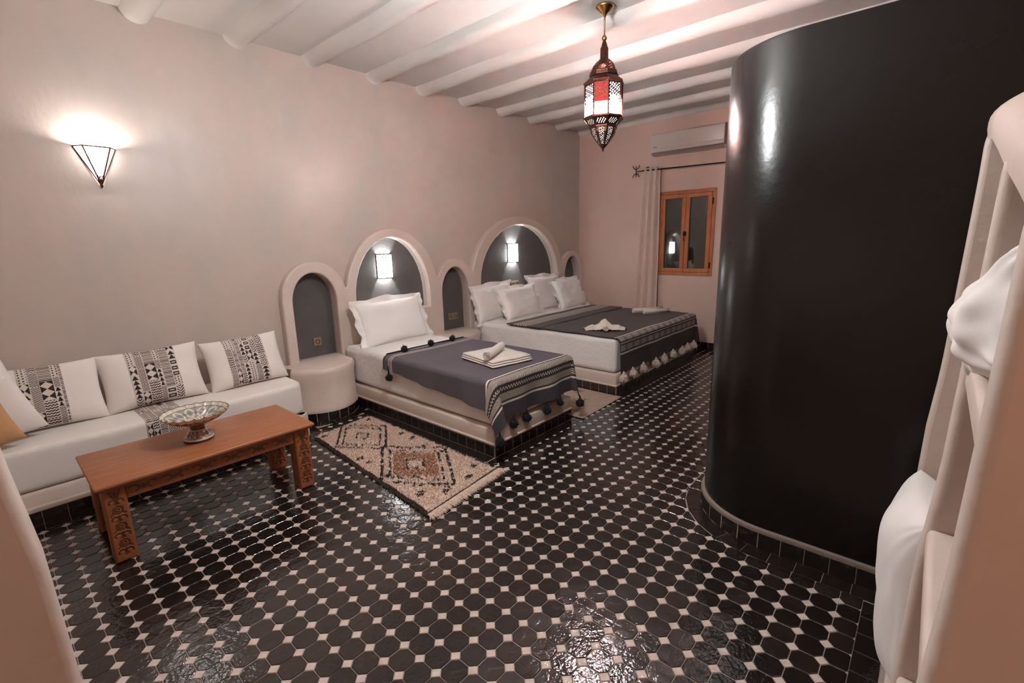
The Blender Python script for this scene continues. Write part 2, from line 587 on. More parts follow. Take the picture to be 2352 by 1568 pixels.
tile_me = {}
def quad_tile(parent, name, p0, p1, n0, n1, w0, w1, z0, z1, m, gap=0.0025, thick=0.0):
    """tile between two path stations; lying (z0==z1 top height) or standing"""
    pass

def path_tiles(path, parent, step, h, m, name='skirting_tile', off=0.0, keep=lambda p: True, z0=0.002):
    """standing tiles along a path: each a bevelled slab of its own, facing left of travel, on a recessed mortar bed"""
    pp = [p for p in resample(path, step) if keep(p)]
    if len(pp) > 1:
        ribbon('mortar_bed', pp, off-0.004, off+0.0050, z0, z0+h-0.001, GROUT, parent, smooth=False)
    seg = resample(path, step)
    for a, b in zip(seg, seg[1:]):
        if not keep((a+b)/2):
            continue
        L = (b-a).length
        if L < 0.02: continue
        t = (b-a)/L
        n = Vector((-t.y, t.x))
        mid = (a+b)/2+n*off
        hw = L/2-0.0024
        th = 0.008
        c = 0.002
        vs = [(-hw, 0, 0), (hw, 0, 0), (hw, 0, h), (-hw, 0, h), (-hw, th-c, 0), (hw, th-c, 0), (hw, th-c, h), (-hw, th-c, h),
              (-hw+c, th, c), (hw-c, th, c), (hw-c, th, h-c), (-hw+c, th, h-c)]
        fs = [(0, 1, 5, 4), (1, 2, 6, 5), (2, 3, 7, 6), (3, 0, 4, 7), (4, 5, 9, 8), (5, 6, 10, 9), (6, 7, 11, 10), (7, 4, 8, 11), (8, 9, 10, 11)]
        key = (round(hw, 4), round(h, 3), m.name)
        if key not in tile_me:
            me = bpy.data.meshes.new(name)
            me.from_pydata([(v[0], v[1], v[2]) for v in vs], [], fs)
            me.materials.append(m)
            me.update()
            tile_me[key] = me
        o = bpy.data.objects.new(name, tile_me[key])
        COL.objects.link(o)
        o.parent = parent
        o.location = (mid.x, mid.y, z0)
        o.rotation_euler = (random.uniform(-.008, .008), 0, math.atan2(t.y, t.x)+random.uniform(-.006, .006))

VIEWP = lambda p: in_view(p.x, p.y, 0.05, 60)
SK = 0.088
path_tiles(PART[:24], pw, 0.105, 0.086, ZELL, off=0.003, keep=VIEWP)

# ------------------------------------------------------------------ floor
fl = MB(); fl.box(X0-.1, XF+.25, Y0-.1, YW+.05, -0.12, -0.0035)
floor = fl.build('floor', GROUT)
tag(floor, 'floor of black octagonal zellige tiles and small white squares', kind='structure')

def sd_rect(p, r, rad=0.0):
    x0, x1, y0, y1 = r
    cx, cy = (x0+x1)/2, (y0+y1)/2
    hx, hy = (x1-x0)/2-rad, (y1-y0)/2-rad
    dx, dy = abs(p[0]-cx)-hx, abs(p[1]-cy)-hy
    return math.hypot(max(dx, 0), max(dy, 0))+min(max(dx, dy), 0)-rad
OBST = [((-9, 1.70, 3.85, 9), 0.06), ((1.6, 2.5, 4.07, 9), 0.0), ((2.38, 3.385, 2.33, 9), 0.0), ((3.3, 4.3, 4.15, 9), 0.0), ((4.21, 6.285, 2.335, 9), 0.0),
        ((6.2, 6.95, 4.15, 9), 0.0), ((6.86, 12, -9, 9), 0.0), ((2.475, 5.6, -9, 0.94), 0.43), ((-9, 2.6, -9, -0.032), 0.0)]
BW = 0.098
def sdf(p):
    best, bi = 1e9, 0
    for i, (r, rad) in enumerate(OBST):
        d = sd_rect(p, r, rad)
        if d < best: best, bi = d, i
    return best, bi
def clip(poly, c, i, border):
    r, rad = OBST[i]
    d = sd_rect(c, r, rad)
    e = 1e-4
    g = Vector(((sd_rect((c[0]+e, c[1]), r, rad)-d)/e, (sd_rect((c[0], c[1]+e), r, rad)-d)/e))
    if g.length < .5: return []
    g.normalize()
    f = lambda p: d+g.x*(p[0]-c[0])+g.y*(p[1]-c[1])-border
    out = []
    for a, b in zip(poly, poly[1:]+poly[:1]):
        fa, fb = f(a), f(b)
        if fa >= 0: out.append(a)
        if (fa >= 0) != (fb >= 0):
            t = fa/(fa-fb)
            out.append((a[0]+(b[0]-a[0])*t, a[1]+(b[1]-a[1])*t))
    return out
def area(p):
    return abs(sum(a[0]*b[1]-b[0]*a[1] for a, b in zip(p, p[1:]+p[:1])))/2
def tile_geo(poly, c, th=0.004, ch=0.0018, dome=0.0):
    n = len(poly)
    rr = max(math.hypot(p[0]-c[0], p[1]-c[1]) for p in poly)
    k = 1-ch/max(rr, .01)
    lo = [(p[0]-c[0], p[1]-c[1], -th) for p in poly]
    mid = [(p[0]-c[0], p[1]-c[1], -ch*.7) for p in poly]
    hi = [((p[0]-c[0])*k, (p[1]-c[1])*k, 0) for p in poly]
    vs = lo+mid+hi
    fs = [tuple(range(2*n, 3*n))]
    for a in range(n):
        b = (a+1) % n
        fs.append((a, b, n+b, n+a))
        fs.append((n+a, n+b, 2*n+b, 2*n+a))
    return vs, fs
PT = 0.09933
DX0, DY0 = 2.496, 2.135
G_ = 0.0021
q = 0.0246                      # corner cut of the octagon
h = PT/2
octa = [(h-q, -h), (h, -h+q), (h, h-q), (h-q, h), (-h+q, h), (-h, h-q), (-h, -h+q), (-h+q, -h)]
octa = [(x*(1-2*G_/PT), y*(1-2*G_/PT)) for x, y in octa]
sq = [(q-.0016, 0), (0, q-.0016), (-q+.0016, 0), (0, -q+.0016)]
cand_o, cand_s = [], []
for i in range(-40, 46):
    for j in range(-24, 24):
        for kind, lst, base, ox in (('o', cand_o, octa, .5), ('s', cand_s, sq, 0)):
            cx, cy = DX0+(i+ox)*PT, DY0+(j+ox)*PT
            if not in_view(cx, cy, 0, 60) or cx > 6.95 or cy > 4.4: continue
            c = (cx, cy)
            poly = [(cx+x, cy+y) for x, y in base]
            whole = True
            for oi, (r, rad) in enumerate(OBST):
                if sd_rect(c, r, rad) < BW+0.09:
                    if min(sd_rect(p, r, rad) for p in poly) < BW:
                        whole = False
                        poly = clip(poly, c, oi, BW+0.001)
                        if len(poly) < 3: break
            if len(poly) < 3 or area(poly) < 2.0e-4*(1 if kind == 'o' else .6): continue
            if max(sd_rect(p, r, rad) for p in poly[:1] for r, rad in OBST) < 0: continue
            dist = (Vector((cx, cy, -1.6))).dot(fw)
            lst.append((dist, c, poly, whole))
shared = {}
def lay(cands, name, mats, stuffname, lim, th):
    cands.sort(key=lambda t: t[0])
    rest = MB()
    for n, (d, c, poly, whole) in enumerate(cands):
        tilt = (random.gauss(0, .009), random.gauss(0, .009))
        dz = random.gauss(0, .0004)
        if n < lim:
            mm = mats[0] if random.random() < .62 else mats[-1]
            key = (name, whole, mm.name) if whole else None
            if key and key in shared:
                me = shared[key]
            else:
                vs, fs = tile_geo(poly, c, th)
                me = bpy.data.meshes.new(name)
                me.from_pydata(vs, [], fs)
                me.materials.append(mm)
                me.update()
                if key: shared[key] = me
            o = bpy.data.objects.new(name, me)
            COL.objects.link(o)
            o.parent = floor
            o.location = (c[0], c[1], dz)
            rz = random.randrange(4)*PI/2 if whole else 0
            o.rotation_euler = (tilt[0], tilt[1], rz)
        else:
            vs, fs = tile_geo(poly, c, th)
            rest.add([(v[0]+c[0], v[1]+c[1], v[2]+dz+tilt[0]*v[1]-tilt[1]*v[0]) for v in vs], fs)
    if rest.v:
        o = rest.build(stuffname, mats[0], floor)
        o['kind'] = 'stuff'
lay(cand_o, 'octagon_tile', [ZELL, ZELL2], 'distant_octagon_tiles', 300, 0.004)
lay(cand_s, 'square_tile', [ZELLW], 'distant_square_tiles', 300, 0.004)

def border(path, step=0.115, m=ZELL):
    seg = resample(path, step)
    ns = normals(seg)
    for i in range(len(seg)-1):
        a, b = seg[i], seg[i+1]
        na, nb = -ns[i], -ns[i+1]
        mid = (a+b)/2
        if not VIEWP(mid+na*BW/2): continue
        t = (b-a).normalized()
        g = 0.0016
        p = [a+t*g+na*.011, b-t*g+nb*.011, b-t*g+nb*(BW-.0015), a+t*g+na*(BW-.0015)]
        c = (sum(x.x for x in p)/4, sum(x.y for x in p)/4)
        poly = [(x.x, x.y) for x in p][::-1]
        vs, fs = tile_geo(poly, c)
        me = bpy.data.meshes.new('border_tile')
        me.from_pydata(vs, [], fs)
        bm = bmesh.new(); bm.from_mesh(me); bmesh.ops.recalc_face_normals(bm, faces=bm.faces); bm.to_mesh(me); bm.free()
        o = link('border_tile', me, m, floor)
        o.location = (c[0], c[1], 0)
        o.rotation_euler = (random.gauss(0, .006), random.gauss(0, .006), 0)
V2 = lambda *a: [Vector(p) for p in a]
def arcpts(x0, x1, ya, yb, n=12):
    """bulging drum front from x0 to x1, ends at y=ya, belly at y=yb"""
    return [Vector((x0+(x1-x0)*k/n, ya-(ya-yb)*math.sin(PI*k/n)**0.75)) for k in range(n+1)]
D1 = arcpts(1.745, 2.38, 4.26, 4.045)
D2 = arcpts(3.385, 4.21, 4.30, 4.12)
D3 = arcpts(6.285, 6.86, 4.30, 4.15)
SOFA = round_path([(X0+.02, 3.85), (1.70, 3.85), (1.74, 4.26)], 0.07, 5)
rev = lambda p: p[::-1]
border(rev(SOFA)); border(rev(D1)); 
border([Vector((2.38, 4.05)), Vector((2.38, 2.33))][::-1][::-1][::-1])
border(rev(V2((2.38-.098, 2.33), (3.385+.098, 2.33))))
border(rev(V2((3.385, 2.33), (3.385, 4.15))))
border(rev(V2((4.21, 4.15), (4.21, 2.335))))
border(rev(V2((4.21-.098, 2.335), (6.285+.098, 2.335))))
border(rev(V2((6.285, 2.335), (6.285, 4.2))))
border(rev(V2((6.86, 4.15), (6.86, 0.9))))
border(PART[:24])
border(V2((0.9, -0.032), (2.37, -0.032)))
# skirting of the far wall
bb = empty('baseboard_back', (0, 0, 0), kind='structure', label='row of black zellige skirting tiles under the pine window')
path_tiles(rev(V2((6.86, 4.1), (6.86, 0.9))), bb, 0.11, 0.09, ZELL, name='skirting_tile')

# ------------------------------------------------------------------ built-in plaster: sofa bench, night ledges
def drum(name, pts, x0, x1, ztop, label, tiles):
    e = empty(name, ((x0+x1)/2, 4.3, 0), label=label, cat='bedside ledge', group='plaster ledges under the slim niches')
    inv = Matrix.Translation((-(x0+x1)/2, -4.3, 0))
    lay_ = [(0.0, SK-.002, 0.0), (0.01, SK, 0.0), (0.012, SK+.03, 0), (0.0, SK+.05, 0), (-0.008, ztop-.12, 0), (0.004, ztop-.05, 0), (-.003, ztop-.022, 0), (-.012, ztop-.006, 0), (-.03, ztop, 0)]
    lay_ = [(-0.004, 0.0, 0)]+lay_
    ns = normals(pts)
    vs, fs = [], []
    k = len(pts)
    for (o_, z, _) in lay_:
        for p, n in zip(pts, ns):
            qx = p+n*o_
            vs.append((qx.x, qx.y, z))
    for i in range(len(lay_)-1):
        for j in range(k-1):
            fs.append((i*k+j, i*k+j+1, (i+1)*k+j+1, (i+1)*k+j))
    # top sheet back to the niche panel
    b0 = len(vs)
    top0 = (len(lay_)-1)*k
    for p in pts:
        vs.append((min(max(p.x, x0+.004), x1-.004), 4.474, ztop))
    for j in range(k-1):
        fs.append((top0+j, top0+j+1, b0+j+1, b0+j))
    mb = MB(); mb.add([(v[0]-(x0+x1)/2, v[1]-4.3, v[2]) for v in vs], fs)
    body = mb.build('body', PLASTER_L, e, True, fix=True)
    sharp_by_angle(body.data, 60)
    g = [Vector((p.x-(x0+x1)/2, p.y-4.3)) for p in pts]
    seg = resample(g, 0.10)
    path_tiles_local(g, e, 0.10, SK, ZELL)
    return e
def path_tiles_local(path, parent, step, h_, m):
    path_tiles(path[::-1], parent, step, h_, m)
drum('bedside_ledge', D1, 1.745, 2.38, 0.50, 'rounded plaster ledge under the slim niche beside the sofa', None)
drum('bedside_ledge', D2, 3.385, 4.21, 0.50, 'low plaster ledge in the gap between the two beds', None)
drum('bedside_ledge', D3, 6.285, 6.86, 0.56, 'plaster ledge between the double bed and the window wall', None)

sofa = empty('bench_sofa', (0.3, 4.2, 0), label='built-in plaster bench sofa with a long cream seat mattress', cat='sofa')
def in_sofa(o):
    o.parent = sofa
    o.location = (o.location[0]-0.3, o.location[1]-4.2, o.location[2])
    return o
pl = ribbon('plinth', SOFA[::-1], -0.5, 0.0, 0.0, 0.205, PLASTER_L, None, bev=0.02)
in_sofa(pl)
in_sofa(ribbon('plinth_lip', SOFA[::-1], -0.3, 0.012, SK, SK+.03, PLASTER_L, None, bev=0.008))
# travel direction: left of travel must be the room side
for o in (pl,):
    pass
path_tiles([Vector((p.x-.3, p.y-4.2)) for p in SOFA][::-1], sofa, 0.115, SK, ZELL)
seat = rbox('seat_mattress', X0+.02, 1.70, 3.855, 4.555, 0.208, 0.475, 0.035, CREAM, None, 4, sub=6, wob=0.006, wsc=2.0)
bm = bmesh.new(); bm.from_mesh(seat.data)
for v in bm.verts:
    if v.co.x > 1.3:      # rounded outer corner of the mattress
        dx, dy = v.co.x-(1.70-.14), (3.855+.14)-v.co.y
        if dx > 0 and dy > 0:
            L = max(dx, dy); hyp = math.hypot(dx, dy)
            v.co.x = 1.70-.14+dx*L/hyp
            v.co.y = 3.855+.14-dy*L/hyp
bm.to_mesh(seat.data); bm.free()
in_sofa(seat)

# ------------------------------------------------------------------ print of the cushions: bands of small motifs
def motif(k, x, y, w_):
    """x, y in metres inside a cell of width w_; 1 = black"""
    if k == 0:   # rows of zigzag
        return 1.0*((np.mod(y+np.abs(np.mod(x, .012)-.006)*0.9, .0125)) < .0062)
    if k == 1:   # triangles pointing up
        t = np.mod(y, .024)/.024
        return 1.0*(np.abs(x-w_/2) < (w_/2-.002)*(1-t))
    if k == 2:   # diagonal stripes
        return 1.0*(np.mod(x+y, .0095) < .0046)
    if k == 3:   # dots
        return 1.0*((np.hypot(np.mod(x, .013)-.0065, np.mod(y+.0065*(np.floor(x/.013) % 2), .013)-.0065)) < .0034)
    if k == 4:   # blocks
        return 1.0*((np.mod(y, .03) < .019) & (np.abs(x-w_/2) < w_/2-.0035))*(1-1.0*((np.mod(y, .03) > .007) & (np.mod(y, .03) < .012) & (np.abs(x-w_/2) < w_/4)))
    if k == 5:   # chevrons
        return 1.0*(np.mod(y-np.abs(x-w_/2)*1.0, .014) < .0058)
    if k == 6:   # fine horizontal lines
        return 1.0*(np.mod(y, .008) < .0038)
    if k == 7:   # opposing triangles / hourglass
        t = np.mod(y, .034)/.034
        return 1.0*(np.abs(x-w_/2) > (w_/2-.001)*np.abs(2*t-1))
    return np.zeros_like(x)
def print_fn(seed, W_, H_):
    rs = random.Random(seed)
    cols, x = [], 0
    while x < W_-.008:
        cw = rs.choice([.026, .032, .04, .022, .03, .046])
        cw = min(cw, W_-x)
        segs, y = [], -rs.random()*.05
        while y < H_:
            sh = rs.choice([.05, .07, .09, .12])
            segs.append((y, y+sh, rs.randrange(8)))
            y += sh
        cols.append((x, x+cw, segs))
        x += cw
    def f(X, Y):
        out = np.zeros_like(X)
        for (a, b, segs) in cols:
            mx = (X >= a) & (X < b)
            for (c, d, k) in segs:
                mm = mx & (Y >= c) & (Y < d)
                if not mm.any(): continue
                v = motif(k, X-a, Y-c, b-a)
                gut = (X-a < .0022) | (d-Y < .003)
                out = np.where(mm, np.where(gut, 0, v), out)
        return out
    return f
INK = np.array(lin((38, 26, 22)))
CLOTH = np.array([0.64, 0.55, 0.50])
PS = 1.45        # size of the motifs
def printed(X, Y, seed, W_, H_):
    k = print_fn(seed, W_/PS, H_/PS)(X/PS, Y/PS)
    return CLOTH[None, None, :]*(1-k[..., None])+INK[None, None, :]*k[..., None]
# printed runner on the seat
ns_ = 76
xs = np.linspace(0.60, 0.83, 110)
prof = [(4.5, .4795), (3.92, .4795), (3.885, .478), (3.862, .468), (3.852, .45), (3.8495, .42), (3.8495, .30)]
pv = np.array(prof)
dl = np.concatenate([[0], np.cumsum(np.linalg.norm(np.diff(pv, axis=0), axis=1))])
tt = np.linspace(0, dl[-1], 300)
yy, zz = np.interp(tt, dl, pv[:, 0]), np.interp(tt, dl, pv[:, 1])
XX, TT = np.meshgrid(xs, tt, indexing='ij')
P = np.stack([XX-.3, np.broadcast_to(yy, XX.shape)-4.2, np.broadcast_to(zz, XX.shape)+.0015], 2)
grid_obj('printed_band', P, PRINT, sofa, printed(XX-.6, TT, 11, .23, 1.0), flip=True)

# ------------------------------------------------------------------ pillows
def pillow_pt(U, V, w_, h_, t_, pinch=0.07, flat=4.0):
    X = U*w_/2*(1-pinch*(1-V**2)*np.abs(U)**1.5)
    Y = V*h_/2*(1-pinch*(1-U**2)*np.abs(V)**1.5)
    Z = t_/2*np.clip((1-np.abs(U)**flat)*(1-np.abs(V)**flat), 0, 1)**0.5
    return X, Y, Z
def wrinkle(U, V, seed, amp):
    rs = np.random.default_rng(seed)
    W = np.zeros_like(U)
    for _ in range(14):
        a = rs.uniform(0, PI); f = rs.uniform(3, 15); p = rs.uniform(0, 6.28)
        c = U*np.cos(a)+V*np.sin(a)+.15*np.sin(2.5*(V*np.cos(a)-U*np.sin(a))+p)
        W += np.sin(f*c+p)/f
    # pulls radiating from the corners and seams
    for sx in (-1, 1):
        for sy in (-1, 1):
            A = np.arctan2(V-sy*1.05, U-sx*1.05)
            D = np.hypot(V-sy*1.05, U-sx*1.05)
            W += .9*np.sin(A*17+seed)*np.exp(-D*2.6)*.45
    return W*amp
def pillow(name, w_, h_, t_, mat_, loc, rot, label=None, cat=None, group=None, flange=0.0, seed=1, wr=0.012, band=None, n=44, parent=None, pinch=.07):
    """front side faces local +z; local y up; origin at the lower edge"""
    u = np.sin(np.linspace(-PI/2, PI/2, n))
    U, V = np.meshgrid(u, u, indexing='ij')
    X, Y, Z = pillow_pt(U, V, w_, h_, t_, pinch)
    edge = np.clip((1-np.maximum(np.abs(U), np.abs(V)))*6, 0, 1)
    Wf, Wb = wrinkle(U, V, seed, wr)*edge, wrinkle(U, V, seed+50, wr)*edge
    vs = np.concatenate([np.stack([X, Y, Z+Wf], 2).reshape(-1, 3), np.stack([X, Y, -Z*.8+Wb], 2).reshape(-1, 3)])
    idx = np.arange(n*n).reshape(n, n)
    F1 = np.stack([idx[:-1, :-1].ravel(), idx[1:, :-1].ravel(), idx[1:, 1:].ravel(), idx[:-1, 1:].ravel()], 1)
    F = np.concatenate([F1, F1[:, ::-1]+n*n])
    mb = MB(); mb.add(vs.tolist(), F.tolist())
    if flange:
        # thin wavy border all round
        ring = []
        m_ = 40
        for sx, sy, ex, ey in ((-1, -1, 1, -1), (1, -1, 1, 1), (1, 1, -1, 1), (-1, 1, -1, -1)):
            for k in range(m_):
                ring.append((sx+(ex-sx)*k/m_, sy+(ey-sy)*k/m_))
        rg = np.array(ring)
        A, B, _ = pillow_pt(rg[:, 0], rg[:, 1], w_, h_, t_, pinch)
        nn = len(rg)
        ang = np.arange(nn)
        wv = .010*np.sin(ang*.42+seed)+.005*np.sin(ang*.9)
        r_ = np.hypot(A, B)
        k2 = 1+flange*(1+.12*np.sin(ang*.33))/r_*1.15
        inner = np.stack([A*.93, B*.93, np.zeros(nn)+.006], 1)
        midr = np.stack([A*(1+(k2-1)*.5), B*(1+(k2-1)*.5), wv*.6], 1)
        outer = np.stack([A*k2, B*k2, wv*1.5], 1)
        V_ = np.concatenate([inner, midr, outer])
        fs = []
        for k in range(nn):
            k3 = (k+1) % nn
            fs += [(k, k3, nn+k3, nn+k), (nn+k, nn+k3, 2*nn+k3, 2*nn+k)]
        mb.add(V_.tolist(), fs)
        V2_ = V_.copy(); V2_[:, 2] -= .004
        mb.add(V2_.tolist(), [f[::-1] for f in fs])
    o = mb.build(name, mat_, parent, True)
    for v in o.data.vertices:
        v.co.y += h_/2
    o.location = loc
    o.rotation_euler = rot
    tag(o, label, cat, group)
    if band:
        b0, b1, sd = band          # in metres from the centre
        nb, nv = 130, 170
        xb = np.linspace(b0, b1, nb)/(w_/2)
        vb = np.linspace(-.985, .985, nv)
        U, V = np.meshgrid(xb, vb, indexing='ij')
        X, Y, Z = pillow_pt(U, V, w_, h_, t_, pinch)
        edge = np.clip((1-np.maximum(np.abs(U), np.abs(V)))*6, 0, 1)
        P = np.stack([X, Y+h_/2, Z+wrinkle(U, V, seed, wr)*edge+.003], 2)
        C = printed((U*w_/2-b0), (V+1)*h_/2, sd, b1-b0, h_)
        grid_obj('printed_band', P, PRINT, o, C)
    return o

# rot: local +z (front) turned to face the room (-y) and leaning back
def lean(deg, yaw=0, roll=0):
    # start: local y up, z front -> world: rotate +90 about x makes y->z, z->-y
    return (Matrix.Rotation(R(yaw), 3, 'Z') @ Matrix.Rotation(R(90-deg), 3, 'X') @ Matrix.Rotation(R(roll), 3, 'Z')).to_euler()

GC = 'printed cushions on the bench sofa'
pillow('throw_cushion', 0.60, 0.43, 0.17, CREAM, (0.17, 4.20, 0.475), lean(20, 1, -1), 'cushion with its print at one side, half hidden by the plain white cushion', 'cushion', GC, band=(-.11, .10, 3), seed=3, wr=.005)
pillow('throw_cushion', 0.63, 0.43, 0.18, CREAM, (0.765, 4.205, 0.475), lean(20, 0, .5), 'printed cushion in the middle of the row, behind the scalloped bowl', 'cushion', GC, band=(-.15, .15, 3), seed=5, wr=.005)
pillow('throw_cushion', 0.60, 0.42, 0.17, CREAM, (1.395, 4.18, 0.475), lean(22, -2, 2), 'printed cushion at the end of the sofa beside the slim niche', 'cushion', GC, band=(-.15, .15, 8), seed=9, wr=.005)
pillow('throw_cushion', 0.50, 0.60, 0.15, CREAM, (-0.085, 4.02, 0.482), lean(14, 6, 14), 'plain white cushion leaning at the cut-off end of the sofa', 'cushion', seed=12, wr=.006)
pillow('throw_cushion', 0.48, 0.45, 0.12, TAN, (-0.185, 3.90, 0.482), lean(14, 6, 12), 'ochre cushion leaning in front of the plain white cushion on the sofa', 'cushion', seed=14, wr=.006)

# ------------------------------------------------------------------ beds
def bed(name, x0, x1, yf, yb, label, drop):
    cx = (x0+x1)/2
    e = empty(name, (cx, 3.4, 0), label=label, cat='bed')
    rect = V2((x0, yb), (x0, yf), (x1, yf), (x1, yb))
    a = rbox('plinth', x0-cx, x1-cx, yf-3.4, yb-3.4, 0.0, 0.215, 0.01, PLASTER_L, e, 2, sub=2, wob=.003)
    loc = [Vector((p.x-cx, p.y-3.4)) for p in rect]
    for s0, s1 in zip(loc, loc[1:]):
        path_tiles([s0, s1][::-1], e, 0.10, SK, ZELL)
    lip = MB()
    rbox('plinth_lip', x0-cx-.009, x1-cx+.009, yf-3.4-.009, yb-3.4, SK+.002, SK+.022, 0.006, PLASTER_L, e, 2)
    # mattress wrapped in its white sheet
    i_ = 0.03
    M_ = rbox('mattress', x0-cx+i_, x1-cx-i_, yf-3.4+i_, yb-3.4, 0.222, 0.585, 0.045, WHITE2, e, 4, sub=18, wob=0.0)
    for v in M_.data.vertices:
        c = v.co
        side = 1 if 0.24 < c.z < 0.55 else 0
        n = noise.noise(Vector((c.x*2.3+c.y*2.3, c.z*1.1, x0)))*.016+noise.noise(Vector(((c.x+c.y)*7, c.z*1.5, 3+x0)))*.008
        if side:
            if abs(c.x-(x0-cx+i_)) < .03: c.x -= n+.004
            elif abs(c.x-(x1-cx-i_)) < .03: c.x += n
            elif abs(c.y-(yf-3.4+i_)) < .03: c.y -= n*.6
        elif c.z > .57:
            c.z += noise.noise(Vector((c.x*5, c.y*5, x0)))*.006
    M_.data.update()
    return e
bed1 = bed('single_bed', 2.38, 3.385, 2.33, 4.472, 'single bed with white sheet on a tiled plaster plinth', None)
bed2 = bed('double_bed', 4.21, 6.285, 2.335, 4.472, 'wide double bed with white sheet, nearer the window', None)

# pillows of the beds
pillow('bed_pillow', 0.80, 0.46, 0.17, WHITE, (2.90, 4.20, 0.582), lean(20, 1.5, 1), 'large white pillow leaning below the arch of the single bed', 'pillow', flange=.055, seed=21, wr=.012, pinch=.05)
GP = 'white frilled pillows on the double bed'
pillow('bed_pillow', 0.74, 0.46, 0.16, WHITE, (4.56, 4.30, 0.582), lean(15, 2, 2), 'rear white pillow of the pair nearer the single bed', 'pillow', GP, flange=.05, seed=25, wr=.014)
pillow('bed_pillow', 0.72, 0.44, 0.17, WHITE, (4.90, 4.10, 0.582), lean(28, -2, 1), 'front white pillow of the pair nearer the single bed', 'pillow', GP, flange=.045, seed=31, wr=.014)
pillow('bed_pillow', 0.74, 0.50, 0.16, WHITE, (5.66, 4.30, 0.582), lean(13, 0, -1), 'rear white pillow of the pair nearer the window', 'pillow', GP, flange=.05, seed=36, wr=.016)
pillow('bed_pillow', 0.64, 0.46, 0.16, WHITE, (6.05, 4.09, 0.582), lean(26, -3, 2), 'front white pillow of the pair nearer the window', 'pillow', GP, flange=.045, seed=41, wr=.014)

# ------------------------------------------------------------------ blankets
def drape(name, x0, x1, yf, yb, zt, hl, hr, hf, col_fn, m, label, seed, t_dense, folds=0.02, nx=420, parent=None, r=0.045, th=.004):
    """sheet lying on a box top, hanging over x0 (hl(y)), x1 (hr) and the foot yf (hf)"""
    W = x1-x0
    s = np.linspace(-1, W+1, 10)
    HL = hl(yf)
    s = np.linspace(-HL if HL > .001 else 0, W+(hr if hr > .001 else 0), nx)
    t = t_dense            # 0 at the head hem, grows towards the foot
    Ltop = yb-yf
    SS, TT = np.meshgrid(s, t, indexing='ij')
    Y = yb-np.minimum(TT, Ltop)
    # shrink left overhang towards the head
    hloc = hl(Y)/max(HL, 1e-6)
    a = np.where(SS < 0, -SS*hloc, np.where(SS > W, SS-W, 0))
    sg = np.where(SS < 0, -1, 1)
    b = np.maximum(TT-Ltop, 0)
    d = np.hypot(a, b)
    def drop(dd):
        # distance past the edge -> outward, down
        q_ = r*PI/2
        ang = np.clip(dd/r, 0, PI/2)
        out = r*np.sin(ang)
        down = r*(1-np.cos(ang))+np.maximum(dd-q_, 0)
        return out, down
    out, down = drop(d)
    ux = np.where(d > 1e-6, a/np.maximum(d, 1e-6), 0)*sg
    uy = np.where(d > 1e-6, b/np.maximum(d, 1e-6), 0)
    Xb = np.clip(x0+SS, x0+0, x1)
    corner = (a > 0) & (b > 0)
    fo = folds*np.clip(down/.3, 0, 1.2)
    ripple = fo*(.6*np.sin(SS*9+seed)+.5*np.sin(SS*17.0+2*seed))*(b > 0)+fo*(.5*np.sin(TT*10+seed)+.35*np.sin(TT*23))*((a > 0) & (b <= 0))
    flare = np.where(corner, .22*np.clip(down, 0, .5), .02*down)
    X = Xb+ux*(out+ripple*.5+flare)
    Yy = Y-uy*(out+ripple+flare)
    X = np.where((a > 0) & (b <= 0), Xb+sg*(out+ripple+flare), X)
    Z = zt-down
    Z += np.where(d < .01, .0035*np.sin(SS*6+TT*3+seed)+.003*np.sin(TT*14+SS*2), 0)
    C = col_fn(SS, TT, Ltop+hf)
    P = np.stack([X, Yy, Z], 2)
    o = grid_obj(name, P, m, parent, C, flip=True, back=th)
    tag(o, label, 'blanket')
    return o, (SS, TT, P)
PLUM = np.array(lin((92, 83, 91)))
PLUMD = np.array(lin((52, 40, 40)))
PALE = np.array(lin((240, 226, 214)))
def bands(T, lst, base):
    C = np.broadcast_to(base, T.shape+(3,)).copy()
    for a, b, c in lst:
        C[(T >= a) & (T < b)] = c
    return C
def hatch(C, S_, T, a, b, per, slant, dark, light):
    mk = (T >= a) & (T < b)
    k = (np.mod(S_+slant*(T-a), per) < per*.60)
    C[mk & k] = dark
    C[mk & ~k] = light
    return C
def col1(S_, T, L):
    F = L-T                                   # distance from the foot hem
    C = bands(F, [(.125, .143, PALE), (.143, .158, PLUMD), (.215, .228, PLUMD), (.272, .285, PLUMD), (.345, .358, PLUMD), (.362, .378, PALE)], PLUM)
    hatch(C, S_, F, .158, .215, .0115, .6, PLUMD, PALE)
    hatch(C, S_, F, .285, .345, .0115, -.5, PLUMD*1.2, PALE)
    mk = (F >= .228) & (F < .272)
    z_ = np.abs(F-.25-.010*np.sin(S_*2*PI/.03))
    C[mk] = PLUMD
    C[mk & (z_ < .0045)] = PALE
    for a in (.085, .107, .129):
        C[(T > a) & (T < a+.007)] = PALE
    C[(F < .125)] = PLUM*.55
    C[T < .02] = PLUMD
    return C
L1 = 3.70-2.35
t1 = np.concatenate([np.linspace(0, .15, 46), np.linspace(.155, L1-.10, 60), np.linspace(L1-.095, L1+.34, 180)])
bk1, (S1, T1, P1) = drape('blanket', 2.405, 3.36, 2.355, 3.705, .598, lambda y: np.interp(y, [2.3, 3.7], [.27, .15]), .24, .35, col1, WEAVE1,
    'plum-grey blanket with pale woven stripes and dark pompoms on the single bed', 1.7, t1, folds=.030, nx=460)
